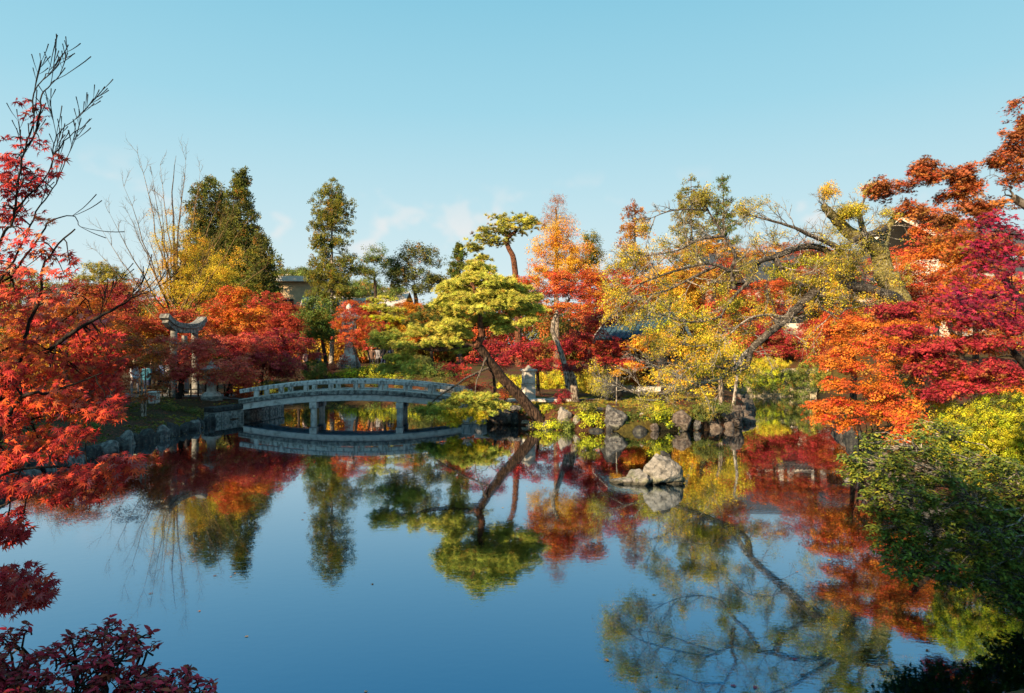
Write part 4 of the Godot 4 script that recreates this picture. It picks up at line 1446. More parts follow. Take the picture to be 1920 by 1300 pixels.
func make_old_tree() -> void:
	# the old tree on the right bank; its limbs arch out over the water to the left
	var d := 21.3
	var base := pt(1712, 760, d)
	base.y = ground_h(base.x, base.z) - 0.1
	var t := thing("old_tree", "old moss covered tree with long crooked limbs arching over the pond", "tree", base)
	var ends := []
	var limbs := [
		# name, bark, start and end radius, pixels and metres nearer
		["trunk", "bark_moss", 0.42, 0.27, [[1712, 760, 0], [1706, 690, 0], [1700, 620, 0], [1690, 570, 0], [1672, 535, 0], [1658, 505, 0], [1648, 470, 0]]],
		["limb", "bark_moss", 0.26, 0.09, [[1650, 474, 0], [1623, 453, 0.3], [1586, 431, 0.5], [1566, 410, 0.8], [1552, 394, 1.0], [1546, 386, 1.1]]],
		["limb", "bark_moss", 0.2, 0.08, [[1650, 474, 0], [1658, 452, -0.3], [1662, 431, -0.4], [1673, 415, -0.5], [1690, 400, -0.6]]],
		["limb", "bark_grey", 0.12, 0.03, [[1622, 455, 0.2], [1618, 430, 0.2], [1610, 394, 0.1], [1616, 384, 0], [1622, 372, 0]]],
		["limb", "bark_lichen", 0.16, 0.03, [[1656, 430, -0.3], [1640, 438, 0.4], [1608, 447, 0.9], [1571, 475, 1.4], [1566, 482, 1.5]]],
		["limb", "bark_grey", 0.1, 0.02, [[1571, 465, 1.3], [1549, 453, 1.5], [1512, 438, 1.8], [1490, 427, 2.0], [1439, 412, 2.2], [1410, 405, 2.3]]],
		["limb", "bark_lichen", 0.21, 0.035, [[1698, 585, 0], [1680, 562, 0.3], [1653, 551, 0.6], [1605, 538, 1.0], [1549, 534, 1.3], [1512, 562, 1.5], [1475, 597, 1.6], [1439, 627, 1.6], [1409, 655, 1.5], [1402, 682, 1.3], [1380, 697, 1.0], [1328, 715, 0.7], [1272, 731, 0.5], [1210, 739, 0.4], [1165, 728, 0.3]]],
		["limb", "bark_white", 0.1, 0.03, [[1412, 652, 1.5], [1398, 664, 1.4], [1378, 690, 1.2], [1362, 700, 1.0], [1340, 712, 0.9], [1300, 716, 1.0], [1262, 700, 1.2], [1240, 690, 1.3]]],
		["limb", "bark_lichen", 0.13, 0.02, [[1600, 538, 0.9], [1590, 512, 1.0], [1546, 468, 1.2], [1501, 464, 1.5], [1453, 482, 1.8], [1431, 488, 2.0], [1402, 497, 2.2], [1372, 508, 2.4], [1328, 494, 2.6], [1254, 512, 2.8], [1198, 534, 3.0]]],
		["limb", "bark_grey", 0.09, 0.05, [[1453, 484, 1.8], [1464, 503, 1.7], [1478, 520, 1.6], [1510, 534, 1.5], [1540, 536, 1.35]]],
		["limb", "bark_grey", 0.07, 0.015, [[1425, 490, 2.0], [1402, 530, 2.1], [1379, 553, 2.2], [1361, 579, 2.3], [1343, 597, 2.4], [1291, 604, 2.5], [1246, 592, 2.6]]],
		["limb", "bark_grey", 0.07, 0.015, [[1376, 540, 2.2], [1372, 505, 2.4], [1379, 479, 2.5], [1357, 442, 2.6], [1334, 405, 2.8], [1326, 390, 2.85]]],
		["limb", "bark_grey", 0.035, 0.008, [[1328, 394, 2.8], [1265, 394, 3.0], [1221, 409, 3.1]]],
		["limb", "bark_grey", 0.05, 0.012, [[1340, 500, 2.5], [1300, 520, 2.8], [1250, 545, 3.1], [1205, 555, 3.2]]],
		["limb", "bark_grey", 0.05, 0.012, [[1357, 442, 2.6], [1310, 450, 2.9], [1270, 470, 3.1], [1225, 478, 3.2]]],
		["limb", "bark_white", 0.05, 0.012, [[1475, 597, 1.6], [1440, 590, 1.9], [1400, 600, 2.1], [1350, 640, 2.2], [1300, 650, 2.3]]],
		["limb", "bark_white", 0.05, 0.012, [[1545, 540, 1.3], [1530, 570, 1.4], [1570, 590, 1.0], [1585, 580, 0.9]]],
		["limb", "bark_grey", 0.06, 0.012, [[1380, 697, 1.0], [1352, 690, 1.4], [1325, 682, 1.7], [1295, 690, 1.8]]]]
	var tw := MB.new()
	for l in limbs:
		var pts := []
		for q in l[4]: pts.append(pt(q[0], q[1], d - q[2]))
		if l[0] == "trunk": pts[0] = base
		var line := smooth_line(pts, 4, l[3] * 0.35)
		var mb := MB.new()
		mb.tube(_minus(line, base), taper(line.size(), l[2], l[3], 0.8), 10 if l[2] > 0.15 else 6)
		commit(l[0], mb, M[l[1]], t)
		if l[0] == "trunk": continue
		var run := 0.0
		for i in range(2, line.size()):
			run += line[i].distance_to(line[i - 1])
			if run < 0.16: continue
			run = 0.0
			var dir := (line[i] - line[i - 1]).normalized()
			if rng.randf() < 0.95:
				var e := (dir * 0.5 + rv() * 0.9 + Vector3(0, 0.25, 0)).normalized()
				twig_spray(tw, line[i], e, rng.randf_range(0.4, 1.0) * (0.6 if line[i].y > 6.6 else 1.0), 0.018, 2 if rng.randf() < 0.5 else 1, base, ends, 0.55, 0.02)
		var tip := line[line.size() - 1]
		for q in 4:
			twig_spray(tw, tip, ((tip - line[line.size() - 3]).normalized() + rv() * 0.5).normalized(), rng.randf_range(0.5, 1.0) * (0.42 if tip.y > 6.5 else 1.0), 0.016, 2, base, ends, 0.5, 0.0)
	commit("twigs", tw, M.bark_white, t)
	var blobs := []
	for e in ends:
		if noise.get_noise_3d(e.x * 18, e.y * 18, e.z * 18) > (0.18 if e.y > 6.4 else -0.1):
			blobs.append([e, Vector3(0.2, 0.16, 0.2)])
	scatter("crown", t, CL.sparse, M.leaf, blobs, int(blobs.size() * 1.2), 0.17, P.olive + P.olive + P.yellow + P.gold, {"up": 0.3, "gate": -0.3})
	var green := []
	for e in [[1560, 560, 50, 12, 1.2], [1520, 542, 40, 16, 1.3], [1500, 490, 40, 14, 1.3], [1590, 405, 26, 14, 0.8], [1680, 400, 30, 20, -0.5], [1655, 480, 16, 26, 0.35], [1460, 520, 36, 16, 1.6], [1380, 560, 40, 18, 2.1], [1300, 640, 50, 24, 2.0], [1340, 690, 50, 18, 1.2]]:
		green.append_array(subdivide([blob(e, d)], 7, 0.5, 0.4))
	scatter("mossy_leaves", t, CL.sparse, M.leaf, green, 2600, 0.19, P.lime + P.olive + P.yellow, {"up": 0.3, "gate": 0.02})


# ---------------------------------------------------------------- shrubs and hedges
func shrub(called: String, label: String, dist: float, lobes: Array, o := {}) -> Node3D:
	var blobs := []
	for e in lobes: blobs.append(blob(e, dist))
	var c: Vector3 = blobs[0][0]
	var base := Vector3(c.x, ground_h(c.x, c.z), c.z)
	if o.has("base"): base = o.base
	var t := thing(called, label, o.get("category", "shrub"), base, 0.0, o.get("group", ""))
	var mb := MB.new()
	for b in blobs:
		for i in o.get("stems", 4):
			var e: Vector3 = b[0] + rv() * (b[1] as Vector3) * 0.6
			var f := Vector3(lerpf(base.x, b[0].x, 0.6) + jig(0.1), minf(b[0].y, base.y), lerpf(base.z, b[0].z, 0.6) + jig(0.1))
			mb.tube(_minus(curve(f, e, Vector3(0, 0.1, 0), 4), base), taper(5, o.get("stem_r", 0.025), 0.006), 5, false)
	commit("stems", mb, M[o.get("bark", "bark")], t)
	var size: float = o.get("size", 0.3)
	var area := 0.0
	for e in lobes: area += PI * e[2] * e[3]
	var spx := size * F / dist
	var pal := []
	for k in o.get("pal", ["shrub"]): pal.append_array(P[k])
	var sub := blobs
	if o.has("pad"): sub = subdivide(blobs, o.get("each", 9.0), o.get("flat", 0.6), o.pad)
	scatter("foliage", t, CL[o.get("leaf", "small")], M[o.get("mat", "leaf")], sub, int(clampf(area / (spx * spx) * o.get("cover", 8.0), 40, 30000)), size, pal, {"up": o.get("up", 0.4), "gate": o.get("gate", -0.6), "shell": o.get("shell", 0.3)})
	return t


func single_leaves(parent: Node3D, called: String, rest: String, mesh: Mesh, places: Array, mats: Array, cols: Array, most := 300) -> void:
	# the nearest leaves in view are pieces of their own; the others stay one part
	var order := []
	for i in places.size():
		var p: Vector3 = (places[i] as Transform3D).origin
		var s := Vector2(p.x / -p.z, (p.y - EYE) / -p.z) * F
		var seen := p.z < -0.5 and absf(s.x) < 950 and absf(s.y) < 640
		order.append([p.length() + (0.0 if seen else 1000.0) + rng.randf() * 0.8, i])
	order.sort_custom(func(a, b): return a[0] < b[0])
	var buf := PackedFloat32Array()
	for k in order.size():
		var t: Transform3D = places[order[k][1]]
		t.origin -= parent.position
		var ci := rng.randi() % cols.size()
		if k < most:
			part(called, mesh, mats[ci], parent, t)
		else:
			var c: Color = cols[ci]
			row(buf, t, c * rng.randf_range(0.8, 1.2))
	if buf.size(): multi(rest, parent, mesh, M.leaf, buf)


func colour_mats(cols: Array, glow := 0.55) -> Array:
	var out := []
	for c in cols:
		var m := leaf_mat((c as Color).linear_to_srgb(), glow)
		m.vertex_color_use_as_albedo = false
		out.append(m)
	return out


func make_near_maple() -> void:
	var base := Vector3(-4.1, 0, -3.4)
	base.y = ground_h(base.x, base.z)
	var t := thing("near_maple", "red and orange maple framing the left edge close to the viewer", "tree", base, 0.0, MAPLES)
	var mb := MB.new()
	var trunk := smooth_line([base, Vector3(-3.9, 2.0, -3.5), Vector3(-3.7, 2.7, -3.5)], 4, 0.02)
	mb.tube(_minus(trunk, base), taper(trunk.size(), 0.11, 0.075), 8)
	commit("trunk", mb, M.bark_dark, t)
	var ends := []
	var along := []
	var limbs := [
		[0.055, 0.004, 3.6, [[-90, 880], [-30, 800], [0, 746], [14, 715], [34, 697], [65, 675], [120, 635], [185, 595], [221, 574], [255, 556], [285, 545]]],
		[0.026, 0.008, 3.6, [[34, 697], [46, 648], [52, 614], [74, 558], [81, 500], [100, 470], [140, 430]]],
		[0.02, 0.004, 3.5, [[-110, 820], [-60, 640], [0, 455], [22, 418], [30, 370], [40, 297], [61, 236], [63, 175], [78, 152], [92, 132]]],
		[0.012, 0.004, 3.5, [[45, 285], [70, 235], [78, 178], [94, 160], [108, 148]]],
		[0.012, 0.004, 3.6, [[28, 395], [60, 360], [90, 325], [100, 290], [105, 255], [138, 226]]],
		[0.009, 0.003, 3.6, [[100, 290], [130, 257], [172, 222]]],
		[0.016, 0.004, 3.7, [[-40, 560], [15, 505], [50, 440], [75, 385], [105, 345], [128, 290]]],
		[0.014, 0.004, 3.7, [[20, 520], [70, 450], [95, 415], [135, 405], [150, 425]]],
		[0.03, 0.008, 3.3, [[-80, 960], [-30, 870], [0, 818], [34, 752], [65, 737], [95, 737], [140, 720], [190, 700]]],
		[0.02, 0.005, 3.2, [[-80, 960], [-20, 900], [40, 880], [110, 875], [180, 872], [235, 862]]],
		[0.016, 0.005, 3.2, [[-60, 980], [0, 950], [40, 930], [90, 905], [150, 905]]],
		[0.014, 0.004, 3.0, [[-80, 1080], [-30, 1000], [10, 985], [45, 990]]],
		[0.014, 0.004, 2.9, [[-90, 1150], [-40, 1110], [20, 1100], [75, 1105]]],
		[0.022, 0.006, 3.9, [[-60, 700], [0, 660], [60, 640], [120, 600], [160, 560]]],
		[0.02, 0.006, 3.4, [[0, 800], [50, 790], [110, 775], [170, 770], [215, 755]]]]
	for l in limbs:
		var pts := []
		for q in l[3]: pts.append(pt(q[0], q[1], l[2] + jig(0.06)))
		var line := smooth_line(pts, 4, 0.006)
		var lb := MB.new()
		if pts[0].x < -2.7:
			var from := trunk[trunk.size() - 1 if pts[0].y > 2.4 else trunk.size() - 4]
			var joint := smooth_line([from, from.lerp(pts[0], 0.5) + Vector3(0, 0.08, 0), pts[0]], 3)
			lb.tube(_minus(joint, base), taper(joint.size(), l[0] * 0.6, l[0] * 0.42), 6, false)
		lb.tube(_minus(line, base), taper(line.size(), l[0] * 0.42, l[1] * 0.45), 7)
		for p in line: along.append(p)
		commit("limb", lb, M.bark_dark, t)
	var tw := MB.new()
	# bare shoots at the top and the twigs that carry leaves
	var bare := []
	for li in range(0, 8):
		var l: Array = limbs[li]
		var q: Array = l[3]
		for k in range(3 if li > 1 else 7, q.size()):
			var a := pt(q[k][0], q[k][1], l[2])
			var b := pt(q[k - 1][0], q[k - 1][1], l[2])
			for s in 2:
				twig_spray(tw, a, ((a - b).normalized() + rv() * 0.5 + Vector3(0.1, 0.3, 0)).normalized(), rng.randf_range(0.1, 0.22), 0.0015, 1 if rng.randf() < 0.5 else 0, base, bare, 0.4, 0.08, 0.06)
	var places := []
	var red := []
	var groups := [
		# colour group, metres, density, lobes
		["crimson", 3.5, 1.0, [[45, 192, 18, 12], [68, 205, 18, 20], [58, 228, 22, 18], [70, 272, 16, 16], [50, 262, 16, 12], [35, 275, 12, 10], [108, 300, 12, 14], [95, 322, 18, 16], [75, 335, 14, 12], [115, 295, 8, 8], [10, 262, 8, 10], [8, 400, 24, 30]]],
		["crimson", 3.6, 2.2, [[28, 325, 44, 36], [52, 350, 28, 22], [5, 350, 30, 30], [15, 300, 20, 18]]],
		["brightred", 3.6, 1.6, [[20, 400, 30, 26], [70, 408, 26, 14], [50, 445, 36, 20], [100, 478, 36, 22], [50, 510, 44, 18], [125, 512, 22, 14], [15, 470, 30, 20], [130, 490, 14, 12]]],
		["brightred", 3.8, 2.0, [[40, 545, 44, 22], [100, 560, 46, 26], [170, 600, 36, 26], [50, 600, 50, 30], [120, 625, 50, 26], [8, 560, 36, 40], [8, 500, 26, 24]]],
		["red", 3.7, 2.3, [[180, 640, 44, 34], [205, 685, 30, 30], [140, 670, 44, 30], [205, 730, 26, 26], [170, 720, 40, 30]]],
		["redorange", 3.5, 2.2, [[70, 690, 50, 34], [50, 760, 56, 36], [110, 745, 46, 34], [30, 650, 34, 24], [70, 820, 50, 26], [150, 770, 44, 28]]],
		["red", 3.3, 2.0, [[195, 775, 34, 22], [140, 815, 40, 20], [100, 850, 40, 18], [30, 850, 40, 24], [215, 752, 18, 14], [15, 790, 30, 30], [10, 700, 30, 40], [8, 880, 24, 40]]],
		["red", 3.1, 2.4, [[225, 862, 38, 16], [250, 872, 24, 14], [190, 888, 44, 20], [130, 893, 50, 18], [80, 905, 46, 18], [150, 925, 38, 16], [215, 905, 26, 16], [40, 915, 40, 20], [110, 935, 24, 12], [175, 935, 14, 10]]],
		["crimson", 3.0, 2.2, [[12, 985, 30, 22], [35, 1000, 22, 18], [10, 1010, 30, 14], [20, 960, 16, 10]]],
		["crimson", 2.85, 2.6, [[20, 1085, 50, 24], [60, 1105, 42, 22], [20, 1125, 46, 26], [75, 1120, 24, 16]]]]
	for g in groups:
		for e in g[3]:
			var b := blob([e[0], e[1], e[2], e[3], jig(0.12), 1.3], g[1])
			var n := int(PI * e[2] * e[3] / 80.0 * g[2]) + 2
			var k := clampi(int(n / 14.0), 1, 4)
			for i in k:
				var s: Vector3 = b[0] + rv() * (b[1] as Vector3) * 0.5
				var away: Vector3 = along[0]
				for q in along:
					if q.distance_squared_to(s) < away.distance_squared_to(s): away = q
				tw.tube(_minus(curve(away, s, Vector3(0, 0.02, 0), 3), base), taper(4, 0.0045, 0.002), 3, false)
			for i in n:
				var d := rv() * pow(rng.randf(), 0.45)
				var p: Vector3 = b[0] + d * (b[1] as Vector3)
				var nrm := Vector3(jig(0.7), 0.75 + jig(0.5), 0.65 + jig(0.5))
				var tip := Vector3(d.x * 0.7 + 0.2 + jig(0.5), -0.55 + jig(0.35), jig(0.5))
				var s := rng.randf_range(0.024, 0.043)
				red.append([Transform3D(face_basis(nrm, tip).scaled(Vector3.ONE * s), p), g[0]])
	commit("twigs", tw, M.bark_dark, t).set_meta("kind", "stuff")
	var lm := MB.new()
	star_leaf(lm, Transform3D(), 7, true)
	# stalk
	lm.tri(Vector3(0.02, 0, 0), Vector3(-0.02, 0, 0), Vector3(0, 0.1, -0.75))
	var mesh := lm.mesh()
	for kind in ["crimson", "redorange", "red", "brightred"]:
		places = []
		for r in red:
			if r[1] == kind: places.append(r[0])
		var cols: Array = P[kind] + [P[kind][0].lerp(P.orange[0], 0.25), P[kind][1].lerp(P.maroon[1], 0.5)]
		for i in cols.size(): cols[i] = Color(minf(cols[i].r * 1.12, 0.62), cols[i].g * 0.9, cols[i].b * 0.7)
		single_leaves(t, "leaf", "foliage", mesh, places, colour_mats(cols, 0.75), cols, 75)


func make_azalea() -> void:
	var d := 2.75
	var base := Vector3(-1.9, 0, -3.0)
	base.y = ground_h(base.x, base.z)
	var t := thing("azalea_bush", "dark maroon azalea bush at the lower left corner by the water", "shrub", base)
	var tw := MB.new()
	var places := []
	for e in [[190, 1185, 55, 16, 0, 1], [255, 1190, 42, 12, 0, 1], [120, 1225, 48, 22, 0, 1], [205, 1225, 60, 22, 0.1, 1], [275, 1215, 30, 10, 0, 1], [160, 1270, 70, 24, 0.15, 1], [240, 1270, 50, 22, 0.1, 1], [330, 1275, 50, 18, 0.1, 1], [370, 1288, 40, 16, 0.15, 1], [300, 1295, 60, 18, 0.2, 1], [20, 1200, 36, 22, -0.2, 1], [45, 1180, 16, 10, -0.2, 1], [25, 1245, 50, 30, 0, 1], [60, 1285, 60, 30, 0.1, 1], [135, 1195, 16, 10, 0, 1], [0, 1290, 50, 30, 0.1, 1], [215, 1300, 90, 20, 0.2, 1]]:
		var b := blob(e, d)
		var n := int(PI * e[2] * e[3] / 19.0)
		var k := maxi(3, n / 12)
		for i in k:
			# a twig with a whorl of leaves at its end
			var dd := rv()
			dd.y = absf(dd.y) * 0.9
			var p: Vector3 = b[0] + dd * (b[1] as Vector3) * rng.randf_range(0.5, 1.0)
			var f: Vector3 = b[0] - Vector3(jig(0.05), (b[1] as Vector3).y * 1.1, jig(0.05))
			tw.tube(_minus(curve(f, p, Vector3(jig(0.02), 0.0, jig(0.02)), 4), base), taper(5, 0.004, 0.0018), 4, false)
			for q in 11:
				var a := TAU * q / 6.0 + jig(0.4)
				var up := rng.randf_range(0.0, 1.3)
				var dir := Vector3(cos(a), up, sin(a))
				places.append(Transform3D(face_basis(Vector3(jig(0.9), 1, jig(0.9)), dir).scaled(Vector3.ONE * rng.randf_range(0.02, 0.042)), p - Vector3(0, 0.012 * (q % 3), 0) + rv() * 0.004))
		var f: Vector3 = b[0] - Vector3(0, (b[1] as Vector3).y * 1.1, 0)
		tw.tube(_minus(curve(Vector3(base.x + (b[0].x - base.x) * 0.4, base.y, base.z), f, Vector3(0, 0.06, 0), 6), base), taper(7, 0.012, 0.004), 5, false)
	commit("stems", tw, M.bark_dark, t)
	var lm := MB.new()
	oval_leaf(lm, Transform3D(), 0.2, 0.07, 0.12)
	var cols := [Color(0.36, 0.03, 0.05), Color(0.26, 0.024, 0.04), Color(0.46, 0.03, 0.06), Color(0.18, 0.024, 0.034), Color(0.3, 0.07, 0.035), Color(0.5, 0.03, 0.065), Color(0.14, 0.05, 0.035)]
	single_leaves(t, "leaf", "foliage", lm.mesh(), places, colour_mats(cols, 0.35), cols, 300)


func make_near_shrub() -> void:
	var base := Vector3(7.2, 0, -8.3)
	base.y = ground_h(base.x, base.z)
	var t := thing("evergreen_shrub", "large glossy green shrub overhanging the water at right", "shrub", base)
	var tw := MB.new()
	var places := []
	var ends := []
	for e in [[1690, 835, 80, 26, 0, 1], [1640, 870, 60, 26, 0.1, 1], [1760, 810, 60, 30, -0.4, 1], [1820, 868, 70, 26, -0.2, 1], [1730, 880, 90, 36, 0.2, 1], [1630, 905, 50, 20, 0.2, 1], [1600, 888, 26, 14, 0.1, 1], [1690, 930, 70, 34, 0.4, 1], [1790, 930, 90, 40, 0.3, 1], [1880, 910, 70, 50, 0, 1], [1680, 985, 50, 30, 0.5, 1], [1750, 990, 70, 34, 0.5, 1], [1840, 990, 80, 36, 0.4, 1], [1900, 980, 50, 50, 0.2, 1], [1700, 1035, 55, 24, 0.6, 1], [1760, 1060, 50, 26, 0.7, 1], [1830, 1040, 40, 22, 0.5, 1], [1785, 1095, 30, 14, 0.7, 1], [1655, 1010, 30, 20, 0.5, 1], [1640, 950, 30, 20, 0.4, 1], [1690, 1070, 40, 18, 0.7, 1], [1850, 1085, 50, 24, 0.6, 1], [1910, 1080, 40, 40, 0.5, 1], [1900, 1120, 50, 36, 0.6, 1], [1930, 1170, 40, 30, 0.7, 1], [1730, 1030, 50, 26, 0.3, 1], [1585, 862, 18, 8, 0.1, 1], [1880, 1040, 40, 26, 0.4, 1]]:
		var b := blob(e, 8.2)
		var n := int(PI * e[2] * e[3] / 22.0)
		var r: Vector3 = b[1]
		var hub: Vector3 = b[0] + Vector3(r.x * 0.5, -r.y * 0.5, 0)
		tw.tube(_minus(curve(base + Vector3(jig(0.3), 0.4, jig(0.4)), hub, Vector3(0, -0.12, 0), 6), base), taper(7, 0.014, 0.007), 6, false)
		for i in maxi(4, n / 3):
			var dd := rv()
			var p: Vector3 = b[0] + Vector3(dd.x * r.x, dd.y * r.y, dd.z * r.z) * rng.randf_range(0.55, 1.0)
			if p.y < 0.12: continue
			if i % 3 == 0: tw.tube(_minus(curve(hub, p, Vector3(0, 0.03, 0), 4, 0.1), base), taper(5, 0.009, 0.003), 4, false)
			for q in 8:
				var a := TAU * q / 8.0 + jig(0.5)
				var dir := Vector3(cos(a), rng.randf_range(-0.1, 0.6), sin(a))
				places.append(Transform3D(face_basis(Vector3(jig(0.35), 1, jig(0.35)), dir).scaled(Vector3.ONE * rng.randf_range(0.05, 0.082)), p + rv() * 0.03))
	commit("stems", tw, M.bark_white, t)
	var lm := MB.new()
	oval_leaf(lm, Transform3D(), 0.22, 0.08, 0.22)
	var cols := [Color(0.11, 0.165, 0.028), Color(0.16, 0.21, 0.03), Color(0.07, 0.115, 0.024), Color(0.2, 0.24, 0.034), Color(0.32, 0.32, 0.04)]
	single_leaves(t, "leaf", "foliage", lm.mesh(), places, colour_mats(cols, 0.4), cols, 300)


func make_magenta_maple() -> void:
	var d := 6.6
	var base := Vector3(7.6, 0, -6.0)
	base.y = ground_h(base.x, base.z)
	var t := thing("near_maple", "deep magenta maple branch entering at the right edge close to the viewer", "tree", base, 0.0, MAPLES)
	var mb := MB.new()
	var trunk := smooth_line([base, Vector3(7.4, 2.2, -6.1), Vector3(7.0, 3.4, -6.3), Vector3(6.6, 4.6, -6.6)], 4, 0.03)
	mb.tube(_minus(trunk, base), taper(trunk.size(), 0.16, 0.06), 8)
	commit("trunk", mb, M.bark_dark, t)
	mb = MB.new()
	var nodes := []
	for i in range(4, trunk.size()): nodes.append([trunk[i], 0.05])
	var blobs := []
	for e in [[1890, 440, 50, 24], [1850, 500, 60, 26], [1900, 490, 50, 30], [1800, 548, 40, 18], [1860, 560, 70, 26], [1815, 585, 40, 16], [1905, 600, 40, 22], [1870, 412, 40, 16], [1840, 465, 26, 14], [1900, 545, 50, 30]]:
		blobs.append(blob(e, d))
	var targets := []
	for b in blobs: targets.append(b[0])
	grow(mb, nodes, targets, 0.03, 0.006, base, 0.1)
	var places := []
	for b in blobs:
		for i in 46:
			var dd := rv() * pow(rng.randf(), 0.4)
			var p: Vector3 = b[0] + dd * (b[1] as Vector3)
			if i % 6 == 0: mb.tube(_minus(curve(b[0], p, Vector3(0, 0.02, 0), 3), base), taper(4, 0.006, 0.002), 3, false)
			for q in 3:
				var nrm := Vector3(jig(0.6), 0.8 + jig(0.4), 0.5 + jig(0.5))
				places.append(Transform3D(face_basis(nrm, Vector3(-0.3 + jig(0.7), -0.5, jig(0.6))).scaled(Vector3.ONE * rng.randf_range(0.036, 0.052)), p + rv() * 0.06))
	commit("branches", mb, M.bark_dark, t)
	var lm := MB.new()
	star_leaf(lm, Transform3D(), 7, true)
	var cols: Array = P.magenta + [Color(0.12, 0.004, 0.025), Color(0.3, 0.01, 0.03)]
	single_leaves(t, "leaf", "foliage", lm.mesh(), places, colour_mats(cols), cols, 300)


func _ready() -> void:
	rng.seed = 4
	noise.seed = 11
	noise.frequency = 0.02
	noise.fractal_octaves = 3
	make_light()
	make_materials()
	make_clumps()
	make_ground()
	sheet("path", [Vector2(-22, -34.6), Vector2(-12.4, -33.4), Vector2(-12.6, -31.2), Vector2(-15, -31.5), Vector2(-22, -32)], M.gravel, 0.03)
	sheet("path", [Vector2(-1.6, -31.2), Vector2(8, -30.8), Vector2(8, -29.6), Vector2(-1.6, -29.8)], M.gravel, 0.03)
	make_hills()
	make_buildings()
	make_bridge()
	make_banks()
	make_torii()
	make_pillar()
	make_wood()
	make_far_trees()
	make_left_trees()
	make_centre_trees()
	make_right_trees()
	make_ginkgo()
	make_pine()
	make_old_tree()
	make_hedges()
	make_people()
	make_near_maple()
	make_magenta_maple()
	make_near_shrub()
	make_azalea()
	make_behind()
	make_floating()


func make_hills() -> void:
	# the wooded hill far off
	var root := thing("wooded_hill", "", "", Vector3(0, 0, 0))
	tag(root, "", "", "", "structure")
	var mb := MB.new()
	var blobs := []
	for i in 160:
		var x := rng.randf_range(430, 760)
		var y := 540.0 - 34.0 * exp(-pow((x - 545.0) / 70.0, 2.0)) - 10.0 * exp(-pow((x - 660.0) / 60.0, 2.0))
		var p := pt(x, y + rng.randf_range(4, 26), 300 + jig(12))
		blobs.append([p, Vector3(3.4, 3.0, 3.4) * rng.randf_range(0.7, 1.3)])
	var a := PackedVector3Array()
	for s in [0, 1]:
		var line := []
		for i in 24:
			var x := 400.0 + i * 16.0
			line.append(pt(x, 548.0 - 34.0 * exp(-pow((x - 545.0) / 75.0, 2.0)) - 10.0 * exp(-pow((x - 660.0) / 65.0, 2.0)), 300.0))
		for i in 23:
			var p: Vector3 = line[i]
			var q: Vector3 = line[i + 1]
			if s == 0: mb.quad(Vector3(p.x, 0, p.z + 60), p, q, Vector3(q.x, 0, q.z + 60))
			else: mb.quad(p, Vector3(p.x, 0, p.z - 80), Vector3(q.x, 0, q.z - 80), q)
	commit("hill", mb, M.soil, root).set_meta("kind", "structure")
	scatter("woods", root, CL.small, M.leaf, blobs, 5200, 2.6, P.dark + P.green, {"up": 0.3, "gate": -0.8})


